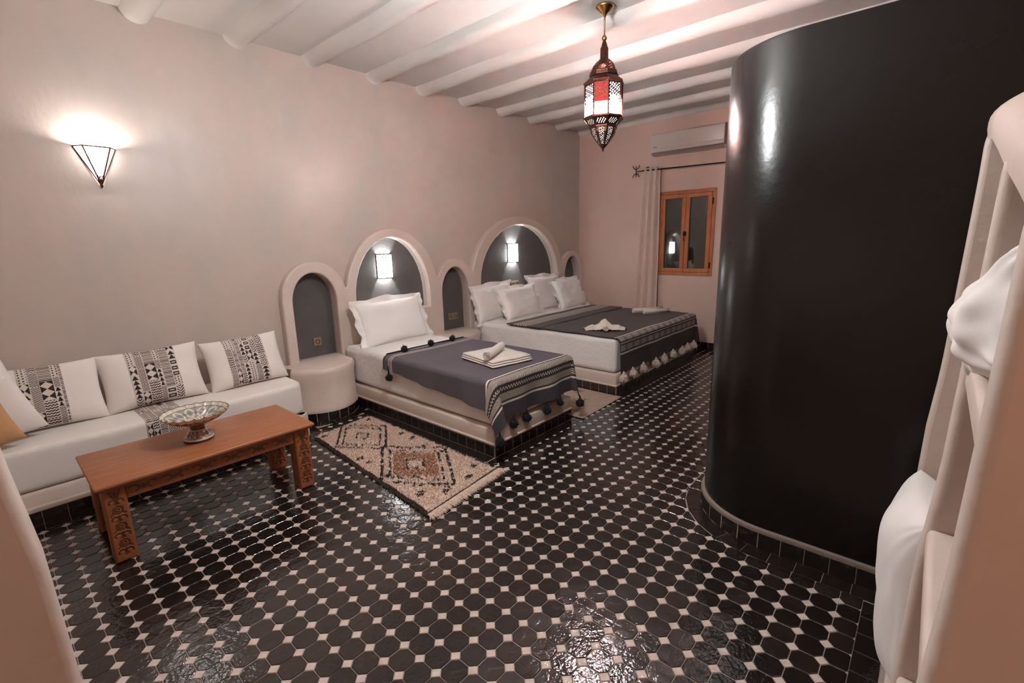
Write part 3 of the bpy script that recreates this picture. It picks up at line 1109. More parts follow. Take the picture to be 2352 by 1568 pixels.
def pompom(parent, loc, r, m, hang=True, name='pompom', tail=.03):
    mb = MB()
    bmx = bmesh.new()
    bmesh.ops.create_icosphere(bmx, subdivisions=2, radius=r)
    for v in bmx.verts:
        k = 1+.28*noise.noise(v.co*90+Vector(loc)*7)
        v.co *= k
        if hang: v.co.z *= 1.1 if v.co.z > 0 else .9
    vs = [tuple(v.co) for v in bmx.verts]; fs = [tuple(v.index for v in f.verts) for f in bmx.faces]
    bmx.free()
    mb.add([(v[0]+loc[0], v[1]+loc[1], v[2]+loc[2]) for v in vs], fs)
    # loose strands
    for _ in range(46):
        d = Vector((random.gauss(0, 1), random.gauss(0, 1), random.gauss(-.3 if hang else .3, 1))).normalized()
        a = Vector(loc)+d*r*.7
        tip = Vector(loc)+d*r*random.uniform(1.25, 1.6)
        sd = d.cross(Vector((.3, .5, .8))).normalized()*r*.10
        sd2 = d.cross(sd).normalized()*r*.10
        mb.add([a+sd, a-sd, a+sd2, tip], [(0, 1, 3), (1, 2, 3), (2, 0, 3)])
    if hang:
        mb.tube([(loc[0], loc[1], loc[2]+r*.6), (loc[0], loc[1], loc[2]+r*1.3), (loc[0], loc[1]+.004, loc[2]+r*1.3+tail)], .004, 6, radii=[r*.5, r*.28, .003])
    return mb.build(name, m, parent, False)
def hem_at(P, S_, T, s, side='foot'):
    i = int(np.argmin(np.abs(S_[:, 0]-s)))
    return P[i, -1]
for s_, rr in ((-.20, .036), (.16, .036), (.33, .036), (.56, .036), (.76, .030), (1.17, .036)):
    p = hem_at(P1, S1, T1, s_)
    pompom(bk1, (p[0]+(.0), p[1]-.012, p[2]-rr*1.3-.02), rr, POMB)
for xx in (2.567, 2.884, 3.171):
    pompom(bk1, (xx, 3.66+random.uniform(-.01, .01), .63), .031, POMB, hang=False)
pompom(bk1, (2.35, 3.615, .405), .034, POMB, tail=.07)
mb = MB(); mb.tube([(2.40, 3.70, .606), (2.7, 3.705, .608), (3.36, 3.70, .606)], .007, 8)
mb.build('cord_edge', POMB, bk1, True)

CHAR = np.array(lin((68, 58, 53)))
CHARD = np.array(lin((44, 33, 29)))
def col2(S_, T, L):
    F = L-T
    st = L-.415                                # where the foot edge is
    C = bands(F, [(.205, .222, PALE), (.222, .236, CHARD), (.300, .314, CHARD), (.314, .326, PALE*.8), (.326, .342, CHARD), (.400, .412, CHARD), (.412, .430, PALE)], CHAR)
    hatch(C, S_, F, .236, .300, .016, 0, CHARD*1.5, PALE*.85)
    hatch(C, S_, F, .342, .400, .016, 0, CHARD*1.5, PALE*.85)
    C[F < .205] = CHARD*1.35
    return C
L2 = 3.37-2.36
t2 = np.concatenate([np.linspace(0, L2-.05, 40), np.linspace(L2-.045, L2+.40, 150)])
bk2, (S2, T2, P2) = drape('blanket', 4.245, 6.25, 2.36, 3.37, .598, lambda y: 0*y+.0, .02, .40, col2, WEAVE1,
    'charcoal blanket with pale striped foot and cream pompoms on the double bed', .4, t2, folds=.010, nx=520)
# folded-back head section of the blanket
def colf(S_, T, W_):
    C = np.broadcast_to(CHAR, T.shape+(3,)).copy()
    for a, b, per, sl in ((.12, .165, .02, .6), (.185, .235, .025, -.7), (.255, .30, .02, .5)):
        hatch(C, S_, T, a, b, per, sl, CHAR*.9, PALE*.9)
    for a in (.112, .172, .242, .306):
        C[(T > a) & (T < a+.007)] = PALE
    return C
sx = np.linspace(4.225, 6.23, 420)
tq = np.linspace(0, .52, 130)
SX, TQ = np.meshgrid(sx, tq, indexing='ij')
Yq = 3.875-TQ+.02*np.sin(SX*1.3)
Zq = .612+.002*np.sin(SX*9+TQ*6)-.012*np.clip((TQ-.50)/.02, 0, 1)**2
grid_obj('folded_head', np.stack([SX, Yq, Zq], 2), WEAVE1, bk2, colf(SX, TQ, 0), flip=True, back=.012)
for s_ in (.02, .24, .49, .77, 1.03, 1.29, 1.52, 1.74, 1.93):
    p = hem_at(P2, S2, T2, s_)
    pompom(bk2, (p[0], p[1]-.02, p[2]-.045), .050, POMW, tail=.015)
# tail fringes of the cut corner
mb = MB()
for k in range(150):
    s_ = random.uniform(0, 2.0)
    p = hem_at(P2, S2, T2, s_)
    mb.tube([(p[0], p[1], p[2]+.004), (p[0]+random.uniform(-.006, .006), p[1]-.003, p[2]-random.uniform(.012, .03))], .0015, 3, cap=False)
o = mb.build('fringe', POMW, bk2); o['kind'] = 'stuff'

# ------------------------------------------------------------------ towels
def slab_towel(name, w_, d_, t_, parent=None, layers=3, taper=0.0):
    bm = bmesh.new()
    for k in range(layers):
        z0 = t_*k/layers
        r_ = bmesh.ops.create_cube(bm, size=1)
        for v in r_['verts']:
            v.co = Vector((v.co.x*w_*(1-.02*k), v.co.y*d_*(1-.03*k), z0+(v.co.z+.5)*t_/layers*.97))
    bmesh.ops.bevel(bm, geom=list(bm.edges), offset=t_/layers*.42, segments=3, affect='EDGES')
    bmesh.ops.subdivide_edges(bm, edges=[e for e in bm.edges if e.calc_length() > .08], cuts=6, use_grid_fill=True)
    for v in bm.verts:
        v.co += noise.noise_vector(v.co*14)*.004
    me = bpy.data.meshes.new(name); bm.to_mesh(me); bm.free()
    return link(name, me, TOWEL, parent, True)
def roll_mesh(length, r, turns=3.2):
    mb = MB()
    pts = []
    n = 80
    for k in range(n):
        a = turns*2*PI*k/(n-1)
        rr = r*(.18+.82*k/(n-1))
        pts.append((rr*math.cos(a), rr*math.sin(a)))
    th = r*.20
    vs, fs = [], []
    for i, (x, z) in enumerate(pts):
        m_ = math.hypot(x, z)
        ox, oz = x*(1-th/m_/1.6), z*(1-th/m_/1.6)
        for yy_ in (-length/2, length/2):
            vs += [(x, yy_, z), (ox, yy_, oz)]
    for i in range(len(pts)-1):
        a, b = 4*i, 4*(i+1)
        fs += [(a, a+2, b+2, b), (a+1, b+1, b+3, a+3), (a, b, b+1, a+1), (a+2, a+3, b+3, b+2)]
    fs += [(0, 1, 3, 2), (len(vs)-4, len(vs)-2, len(vs)-1, len(vs)-3)]
    mb.add(vs, fs)
    return mb
ft = slab_towel('folded_towel', .42, .49, .052)
ft.location = (2.87, 2.75, .604); ft.rotation_euler = (0, 0, R(-11))
tag(ft, 'folded white towel lying flat on the plum-grey blanket', 'towel')
rl = roll_mesh(.38, .040).build('rolled_towel', TOWEL, None, True, fix=True); sharp_by_angle(rl.data, 50)
rl.location = (2.80, 2.71, .699); rl.rotation_euler = (0, 0, R(-65))
tag(rl, 'small rolled towel on top of the folded towel', 'towel')
# fan-folded towel and its roll on the double bed
def fan():
    n, k = 40, 14
    A = np.linspace(-1, 1, n)
    B = np.linspace(0, 1, k)
    AA, BB = np.meshgrid(A, B, indexing='ij')
    X = AA*(.215+.03*BB)
    hgt = .024+.095*np.exp(-(AA/.30)**2)+.03*np.exp(-((np.abs(AA)-.62)/.22)**2)
    Y = -.08+BB*.20*(1-.5*np.abs(AA)**2)
    Z = hgt*np.sin(PI*np.clip(BB, 0.02, .98))**.6+.003*np.sin(AA*30)
    return np.stack([X, Y, Z], 2)
ftw = grid_obj('folded_towel', fan(), TOWEL, None, back=.004)
ftw.location = (4.58, 2.70, .602); ftw.rotation_euler = (0, 0, R(-55))
bmf = bmesh.new(); bmf.from_mesh(ftw.data); bmf.to_mesh(ftw.data); bmf.free()
tag(ftw, 'fan-folded white towel on the charcoal blanket near its open side', 'towel')
r2 = roll_mesh(.20, .034, 2.6).build('rolled_towel', TOWEL, None, True, fix=True)
r2.location = (4.53, 2.66, .638); r2.rotation_euler = (0, 0, R(-55))
tag(r2, 'short rolled towel tucked into the fan-folded towel', 'towel')
for (x, y, z, a, lab) in ((6.02, 2.88, .637, -120, 'rolled white towel at the window side of the double bed, behind its twin'), (5.96, 2.73, .637, -126, 'rolled white towel at the window side of the double bed, in front of its twin')):
    q_ = roll_mesh(.46 if y > 2.8 else .36, .034, 2.8).build('rolled_towel', TOWEL, None, True, fix=True)
    q_.location = (x, y, z); q_.rotation_euler = (0, 0, R(a))
    tag(q_, lab, 'towel', 'rolled towels beside the window')

# ------------------------------------------------------------------ rugs
RA, RB, RC, RD = Vector((1.545, 2.085)), Vector((2.245, 2.16)), Vector((2.26, 3.86)), Vector((1.675, 3.78))   # near-left, near-right, far-right, far-left
def rug_pt(u, v):
    return RA*(1-u)*(1-v)+RB*u*(1-v)+RC*u*v+RD*(1-u)*v
CRM = np.array(lin((252, 222, 204))); BRN = np.array(lin((58, 36, 24))); TANC = np.array(lin((172, 118, 86)))
def rug_col(u, v):
    x = (u-.5)*.70; y = v*1.72
    jit = noise.noise(Vector((x*45, y*45, 0)))*.026+noise.noise(Vector((x*14, y*14, 4)))*.016
    c = CRM*(.93+.12*noise.noise(Vector((x*30, y*30, 9))))
    dash = noise.noise(Vector((x*38, y*38, 2.3)))
    for (cy, hw, hh, fill) in ((.57, .33, .46, True), (1.35, .29, .37, False)):
        d = abs(x+.015+jit)/hw+abs(y-cy+jit)/hh
        w_ = .046
        if fill and .27 < d < .66:
            c = CRM*.45+TANC*.55 if d > .30 else c
            if noise.noise(Vector((x*60, y*60, 5))) > -.1: c = TANC*1.0
        if abs(d-1.0) < w_ and dash > -.3: return BRN*.8
        if abs(d-.76) < w_*.85 and dash > -.2: return BRN*.85
        if abs(d-.235) < w_*.8 and dash > -.3: return BRN*.85
    for (mx_, my_) in ((.26, .18), (-.25, .22), (.27, .95), (.25, .75), (-.27, 1.0), (-.25, .90), (.27, 1.10), (-.27, 1.64), (.26, 1.62), (-.10, .10), (.12, .10), (.28, .55), (-.28, .60)):
        if abs(x-mx_+jit) < .032 and abs(y-my_+jit) < .020 and dash > -.3: return BRN*1.1
    if u < .035 or (v < .02): return BRN*1.1
    if u > .975 and dash > 0: return BRN*1.2
    return c
nu, nv = 96, 236
P = np.zeros((nu, nv, 3)); C = np.zeros((nu, nv, 3))
for i in range(nu):
    for j in range(nv):
        u, v = i/(nu-1), j/(nv-1)
        p = rug_pt(u, v)
        wob = .010*noise.noise(Vector((p.x*6, p.y*6, 1)))
        e_ = min(u, 1-u, v, 1-v)
        P[i, j] = (p.x+wob, p.y+wob, .0045+.016*min(1, e_*25)+.006*noise.noise(Vector((p.x*70, p.y*70, 0))))
        C[i, j] = rug_col(u, v)
rug = grid_obj('shaggy_rug', P, RUG, None, C)
tag(rug, 'shaggy cream rug with brown diamonds on the floor beside the single bed', 'rug')
N_T = 17000
vs = np.zeros((N_T*4, 3)); cs = np.zeros((N_T*4, 3)); fs = []
for k in range(N_T):
    u, v = random.random(), random.random()
    p = rug_pt(u, v)
    a = random.uniform(0, 2*PI)
    r_ = .0035
    L_ = random.uniform(.010, .020)
    e_ = min(u, 1-u, v, 1-v)
    b = Vector((p.x, p.y, .004+.014*min(1, e_*25)))
    d = Vector((random.gauss(0, .55), random.gauss(0, .55)-.1, 1)).normalized()*L_
    if e_ < .02:
        oo = Vector(((u-.5)*2 if min(u, 1-u) == e_ else 0, (v-.5)*2 if min(v, 1-v) == e_ else 0, .35)).normalized()*L_*1.1
        d = oo
    vs[4*k] = b+Vector((r_*math.cos(a), r_*math.sin(a), 0))
    vs[4*k+1] = b+Vector((r_*math.cos(a+2.1), r_*math.sin(a+2.1), 0))
    vs[4*k+2] = b+Vector((r_*math.cos(a+4.2), r_*math.sin(a+4.2), 0))
    vs[4*k+3] = b+d
    col = np.array(rug_col(u, v))*random.uniform(.85, 1.12)
    cs[4*k:4*k+4] = col
    fs += [(4*k, 4*k+1, 4*k+3), (4*k+1, 4*k+2, 4*k+3), (4*k+2, 4*k, 4*k+3)]
me = bpy.data.meshes.new('pile'); me.from_pydata(vs.tolist(), [], fs); set_col(me, cs)
o = link('pile', me, RUG, rug); o['kind'] = 'stuff'
vs_, fs_, cs_ = [], [], []
for k in range(900):
    u = random.random()
    p = rug_pt(u, 0.004)
    L_ = random.uniform(.05, .095)*(.75+.25*math.sin(u*40)**2)
    a = random.gauss(0, .35)
    dv = Vector((math.sin(a)+.1, -math.cos(a), 0))
    sd = Vector((dv.y, -dv.x, 0))*.0026
    b = Vector((p.x, p.y, .016+random.uniform(0, .006)))
    mid = b+dv*L_*.5+Vector((0, 0, .003))
    tip = b+dv*L_; tip.z = .006+random.uniform(0, .008)
    n0 = len(vs_)
    vs_ += [b-sd, b+sd, mid+sd, mid-sd, tip]
    fs_ += [(n0, n0+1, n0+2, n0+3), (n0+3, n0+2, n0+4)]
    cs_ += [CRM*random.uniform(.9, 1.1)]*5
me = bpy.data.meshes.new('fringe'); me.from_pydata([tuple(v) for v in vs_], [], fs_); set_col(me, np.array(cs_))
o = link('fringe', me, RUG, rug); o['kind'] = 'stuff'

rg2 = MB()
c4 = [(3.44, 2.235), (4.19, 2.255), (4.185, 3.95), (3.43, 3.95)]
nu, nv = 60, 130
P = np.zeros((nu, nv, 3)); C = np.zeros((nu, nv, 3))
FL = np.array(lin((214, 184, 166)))
for i in range(nu):
    for j in range(nv):
        u, v = i/(nu-1), j/(nv-1)
        a = Vector(c4[0]).lerp(Vector(c4[1]), u); b = Vector(c4[3]).lerp(Vector(c4[2]), u)
        p = a.lerp(b, v)
        P[i, j] = (p.x, p.y, .010+.0015*math.sin(p.x*9+p.y*7))
        C[i, j] = FL*(.97+.05*noise.noise(Vector((p.x*12, p.y*12, 0))))
rug2 = grid_obj('flat_rug', P, RUG, None, C, back=.006)
tag(rug2, 'flat cream rug with small dark woven signs between the two beds', 'rug')
# woven signs: two little glyph-like marks
GREY = mat('woven_sign', lin((120, 100, 88)), 0.95)
def stroke(mb, pts, w_=.006, z=.0135):
    for a, b in zip(pts, pts[1:]):
        a, b = Vector(a), Vector(b)
        t = (b-a).normalized(); n_ = Vector((-t.y, t.x))*w_/2
        mb.add([(*(a-n_-t*w_*.3), z), (*(b-n_+t*w_*.3), z), (*(b+n_+t*w_*.3), z), (*(a+n_-t*w_*.3), z), (*(a-n_-t*w_*.3), z-.002), (*(b-n_+t*w_*.3), z-.002), (*(b+n_+t*w_*.3), z-.002), (*(a+n_-t*w_*.3), z-.002)],
               [(0, 1, 2, 3), (0, 4, 5, 1), (1, 5, 6, 2), (2, 6, 7, 3), (3, 7, 4, 0)])
for (cx, cy) in ((3.86, 2.50), (4.06, 2.69), (3.60, 2.40)):
    mb = MB()
    for dx in (-.025, .025):
        stroke(mb, [(cx+dx*2.2+.018*math.cos(t)*(1 if dx < 0 else -1), cy+.028*math.sin(t)) for t in np.linspace(-1.4, 1.4, 9)])
    stroke(mb, [(cx-.04, cy), (cx+.04, cy)])
    stroke(mb, [(cx, cy-.02), (cx, cy+.02)])
    mb.build('woven_sign', GREY, rug2)

# ------------------------------------------------------------------ carved coffee table
tx0, tx1, ty0, ty1, tz = 0.208, 1.335, 2.975, 3.575, 0.45
TB = empty('coffee_table', ((tx0+tx1)/2, (ty0+ty1)/2, 0), label='long low orange-brown wooden table with carved legs and apron', cat='table')
tcx, tcy = (tx0+tx1)/2, (ty0+ty1)/2
rbox('tabletop', tx0-tcx, tx1-tcx, ty0-tcy, ty1-tcy, tz-.022, tz, .007, WOODT, TB, 3)
rbox('edge_moulding', tx0-tcx+.012, tx1-tcx-.012, ty0-tcy+.012, ty1-tcy-.012, tz-.034, tz-.022, .005, WOODL, TB, 2)
def seg_dist(X, Z, pts):
    D = np.full(X.shape, 9.0)
    for (a, b), (c, d) in zip(pts, pts[1:]):
        vx, vz = c-a, d-b
        L_ = vx*vx+vz*vz+1e-12
        t = np.clip(((X-a)*vx+(Z-b)*vz)/L_, 0, 1)
        D = np.minimum(D, np.hypot(X-a-t*vx, Z-b-t*vz))
    return D
def arc(cx, cz, r, a0, a1, n=10, sy=1.0):
    return [(cx+r*math.cos(R(a0+(a1-a0)*k/n)), cz+sy*r*math.sin(R(a0+(a1-a0)*k/n))) for k in range(n+1)]
def carved(name, w_, h_, curves, parent, M, depth=.0045, step=.003, width=.0042):
    nx_, nz_ = int(w_/step)+1, int(h_/step)+1
    x, z = np.linspace(0, w_, nx_), np.linspace(0, h_, nz_)
    X, Z = np.meshgrid(x, z, indexing='ij')
    D = np.full(X.shape, 9.0)
    for c in curves:
        D = np.minimum(D, seg_dist(X, Z, c))
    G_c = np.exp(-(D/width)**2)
    H_ = -depth*G_c
    e_ = np.minimum(np.minimum(X, w_-X), np.minimum(Z, h_-Z))
    H_ -= .003*np.exp(-(e_/.0025)**2)
    P = np.stack([X, -H_*-1, Z], 2)
    P[..., 1] = -H_
    V = P.reshape(-1, 3)
    P = (np.c_[V, np.ones(len(V))] @ np.array(M).T)[:, :3].reshape(P.shape)
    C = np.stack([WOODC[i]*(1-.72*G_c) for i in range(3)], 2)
    return grid_obj(name, P, WOODV, parent, C)
def leg_curves(w_, h_, up=0):
    c = []
    cx = w_/2
    z = .03
    k = 0
    while z < h_-.06:
        if k % 2 == 0:
            c += [arc(cx-.016, z+.018, .014, 200, -60), arc(cx+.016, z+.018, .014, -20, 240), [(cx, z), (cx, z+.034)]]
        else:
            c += [arc(cx, z+.02, .020, 0, 360, 16), arc(cx-.002, z+.02, .009, 0, 300, 10), [(cx-.03, z-.004), (cx-.014, z+.008)], [(cx+.03, z-.004), (cx+.014, z+.008)]]
        z += .047
        k += 1
    c += [[(cx-.022, h_-.012), (cx-.006, h_-.06)], [(cx+.022, h_-.012), (cx+.006, h_-.06)], [(cx, h_-.02), (cx, h_-.06)]]
    return c
LW = .097
LZ = tz-.034
for (lx, ly) in ((tx0+.028, ty0+.04), (tx1-.028-LW, ty0+.04), (tx0+.028, ty1-.04-LW), (tx1-.028-LW, ty1-.04-LW)):
    a = rbox('leg', lx-tcx, lx-tcx+LW, ly-tcy, ly-tcy+LW, 0.001, LZ, .003, WOODL, TB, 2)
    # carved faces on the front and on the outer side
    carved('carved_face', LW-.006, LZ-.01, leg_curves(LW-.006, LZ-.01), a, Matrix.Translation((lx-tcx+.003, ly-tcy-.0055, .004)))
AH = .082
def apron_curves(L_):
    c = []
    n = int(L_/.135)
    for k in range(n):
        cx = L_*(k+.5)/n
        z = AH/2
        c += [arc(cx-.038, z, .018, -75, 75, 8), arc(cx+.038, z, .018, 105, 255, 8), [(cx-.02, z), (cx+.02, z)], [(cx, z-.014), (cx, z+.014)],
              [(cx-.040, z+.019), (cx-.060, z+.012)], [(cx+.040, z+.019), (cx+.060, z+.012)], [(cx-.010, z-.007), (cx-.010, z+.007)], [(cx+.010, z-.007), (cx+.010, z+.007)]]
    return c
apl = tx1-tx0-.056-2*LW
ap = rbox('apron', tx0+.028+LW-tcx, tx1-.028-LW-tcx, ty0+.05-tcy, ty0+.072-tcy, LZ-AH, LZ, .002, WOODL, TB, 1)
carved('carved_face', apl-.004, AH-.002, apron_curves(apl-.004), ap, Matrix.Translation((tx0+.03+LW-tcx, ty0+.0445-tcy, LZ-AH)))
rbox('apron', tx0+.028+LW-tcx, tx1-.028-LW-tcx, ty1-.072-tcy, ty1-.05-tcy, LZ-AH, LZ, .002, WOODL, TB, 1)
for xx in (tx0+.035, tx1-.057):
    rbox('apron', xx-tcx, xx+.022-tcx, ty0+.04+LW-tcy, ty1-.04-LW-tcy, LZ-AH, LZ, .002, WOODL, TB, 1)

# ------------------------------------------------------------------ scalloped bowl
bw = empty('footed_bowl', (0.752, 3.283, tz), label='footed ceramic bowl with a scalloped rim on the wooden table', cat='bowl')
bw.scale = (1.0, 1.0, 1.0)
CB = np.array(lin((214, 200, 186))); CG = np.array(lin((150, 152, 144))); CBR = np.array(lin((118, 74, 44))); CDK = np.array(lin((26, 22, 30)))
def lathe_grid(prof, seg, fr, fc):
    pr = np.array(prof)
    A = np.linspace(0, 2*PI, seg+1)
    P = np.zeros((len(pr), seg+1, 3)); C = np.zeros_like(P)
    for i, (r_, z_) in enumerate(pr):
        rr, zz_ = fr(i/(len(pr)-1), A, r_, z_)
        P[i, :, 0], P[i, :, 1], P[i, :, 2] = rr*np.cos(A), rr*np.sin(A), zz_
        C[i] = fc(i/(len(pr)-1), A)
    return P, C
def smooth_prof(pts, n):
    pts = np.array(pts, float)
    d = np.concatenate([[0], np.cumsum(np.linalg.norm(np.diff(pts, axis=0), axis=1))])
    t = np.linspace(0, d[-1], n)
    return np.stack([np.interp(t, d, pts[:, 0]), np.interp(t, d, pts[:, 1])], 1)
def foot_col(t, A):
    c = np.broadcast_to(CBR, (len(A), 3)).copy()
    if t < .415: c[:] = CDK
    elif t < .47 or .495 < t < .52: c[:] = CB*.8
    elif .52 < t < .70:
        k = (np.sin(A*14)+.6*np.sin(t*50) > .5)
        c[k] = CB*.55; c[~k] = CBR*.75
    elif .70 < t < .735: c[:] = CB*.8
    elif .76 < t < .80: c[:] = CDK*1.5
    return c
prof = smooth_prof([(.002, 0), (.076, 0), (.081, .004), (.081, .016), (.076, .024), (.072, .030), (.066, .034), (.060, .046), (.052, .060), (.043, .070), (.037, .080), (.041, .084), (.044, .092), (.058, .104), (.070, .112)], 60)
P, C = lathe_grid(prof, 72, lambda t, A, r_, z_: (r_+0*A, z_+0*A), foot_col)
grid_obj('foot', P, CERW, bw, C, flip=True)
def rim(t, A, r_, z_):
    k = np.clip((r_-.11)/.065, 0, 1)**2
    lob = np.sqrt(np.abs(np.cos(A*11)))*1.6-.9
    return r_*(1+.045*k*lob), z_-.006*k*lob
outp = smooth_prof([(.040, .090), (.070, .106), (.105, .122), (.138, .140), (.160, .158), (.172, .176), (.178, .184)], 40)
P, C = lathe_grid(outp, 240, rim, lambda t, A: np.broadcast_to(CBR*1.2 if t < .8 else CB, (len(A), 3)))
grid_obj('bowl_outside', P, CERW, bw, C, flip=True)
inp = smooth_prof([(.178, .184), (.170, .177), (.155, .160), (.128, .144), (.092, .128), (.055, .116), (.002, .110)], 90)
def in_col(t, A):
    c = np.broadcast_to(CB, (len(A), 3)).copy()
    if .14 < t < .16: c[:] = CG*.5
    if .16 < t < .62:
        z_ = (t-.16)/.46
        k = np.abs(np.mod(A*12/(2*PI)*1.0, 1)-.5)*2
        w_ = np.abs(k-np.abs(z_*2-1))
        c[:] = CG
        c[w_ < .22] = CB*1.05
        c[(np.abs(k-.0) < .22) & (abs(z_-.5) < .16)] = CG*.6
        c[(np.abs(k-1.0) < .22) & (abs(z_-.5) < .16)] = CG*.6
    if t > .62:
        c[np.mod(A*10/PI+t*6, 1) < .3] = CG*.8
    if t < .03: c[:] = CG*.45
    return c
P, C = lathe_grid(inp, 240, rim, in_col)
grid_obj('bowl_inside', P, CERW, bw, C, flip=True)

# ------------------------------------------------------------------ pendant lantern
PL = empty('pendant_lantern', (PEND[0], PEND[1], 2.60), label='octagonal pierced metal lantern with red and clear glass hanging from the ceiling', cat='lantern')
Z = lambda z: z-2.60
cam_ang = math.atan2(-PEND[1], -PEND[0])
ROT = cam_ang-R(8)-PI/8          # a glass face looks almost at the camera
mb = MB(); mb.lathe([(0.001, ZC-2.6), (.066, ZC-2.6-.002), (.070, Z(3.276)), (.060, Z(3.268)), (.048, Z(3.258)), (.038, Z(3.246)), (.020, Z(3.236)), (.012, Z(3.222)), (.006, Z(3.21)), (.001, Z(3.208))], 32)
mb.build('ceiling_rose', GOLD, PL, True)
mb = MB()
mb.tube([(0, 0, Z(3.215)), (0, 0, Z(3.085))], .0055, 8)
for k in range(12):
    mb.lathe([(.001, Z(3.21-.0105*k)), (.0075, Z(3.206-.0105*k)), (.001, Z(3.202-.0105*k))], 8)
mb.build('hanging_chain', GOLD, PL, True)
mb = MB(); mb.lathe([(.001, Z(3.092)), (.010, Z(3.088)), (.018, Z(3.076)), (.020, Z(3.066)), (.014, Z(3.055)), (.006, Z(3.05))], 20)
mb.build('knob', GOLD, PL, True)
mb = MB(); mb.lathe([(.008, Z(3.052)), (.016, Z(3.04)), (.024, Z(3.01)), (.030, Z(3.0)), (.031, Z(2.93)), (.036, Z(2.925)), (.034, Z(2.915))], 24)
mb.build('neck', BRONZE, PL, True)

def oct_panel(z0, r0, z1, r1, holes, mname, M_, parent, rot=ROT, n=8, rows=4, cols=5, frame=.18, margin=(.12, .12), sp=0):
    """eight flat pierced panels; real openings between small bars; circumradius r"""
    for k in range(n):
        a0, a1 = rot+2*PI*k/n, rot+2*PI*(k+1)/n
        q0, q1 = Vector((r0*math.cos(a0), r0*math.sin(a0), z0)), Vector((r0*math.cos(a1), r0*math.sin(a1), z0))
        q2, q3 = Vector((r1*math.cos(a1), r1*math.sin(a1), z1)), Vector((r1*math.cos(a0), r1*math.sin(a0), z1))
        nrm = (q1-q0).cross(q3-q0).normalized()
        mb = MB()
        f = lambda u, v: (q0*(1-u)+q1*u)*(1-v)+(q3*(1-u)+q2*u)*v
        nu_, nv_ = cols*3, rows*3
        rr_ = random.Random(k+rows)
        for i in range(nu_):
            for j in range(nv_):
                u0, u1, v0, v1 = i/nu_, (i+1)/nu_, j/nv_, (j+1)/nv_
                um, vm = (u0+u1)/2, (v0+v1)/2
                inside = margin[0] < um < 1-margin[0] and margin[1] < vm < 1-margin[1]
                if inside and holes and (((i+j*2) % 3 == 0 and not (sp and (i*j) % 2)) or (not sp and i % 3 == 1 and j % 3 == 1)):
                    continue
                p = [f(u0, v0), f(u1, v0), f(u1, v1), f(u0, v1)]
                mb.add(p+[x-nrm*.003 for x in p], [(0, 1, 2, 3), (7, 6, 5, 4)])
        mb.build(mname, M_, parent)
# onion dome in three rising steps, pierced in the lower two
dome = [(Z(2.925), .036), (Z(2.905), .060), (Z(2.875), .085), (Z(2.835), .102), (Z(2.815), .104)]
oct_panel(dome[3][0], dome[3][1], dome[2][0], dome[2][1], True, 'dome_panel', BRONZE, PL, cols=4, rows=4, margin=(.14, .12), sp=1)
oct_panel(dome[2][0], dome[2][1], dome[1][0], dome[1][1], True, 'dome_panel', BRONZE, PL, cols=4, rows=3, margin=(.16, .1), sp=1)
oct_panel(dome[1][0], dome[1][1], dome[0][0], dome[0][1], False, 'dome_cap', BRONZE, PL, cols=1, rows=1)
mb = MB()
mb.lathe([(.100, Z(2.838)), (.107, Z(2.833)), (.107, Z(2.820)), (.112, Z(2.817)), (.112, Z(2.805)), (.104, Z(2.80))], 8, rot=ROT, cap=False)
mb.build('dome_rim', BRONZE, PL)
mb = MB(); mb.lathe([(.106, Z(2.802)), (.112, Z(2.795)), (.146, Z(2.765)), (.156, Z(2.760)), (.158, Z(2.748)), (.152, Z(2.742)), (.144, Z(2.738))], 8, rot=ROT, cap=False)
mb.build('roof_collar', BRONZE, PL)
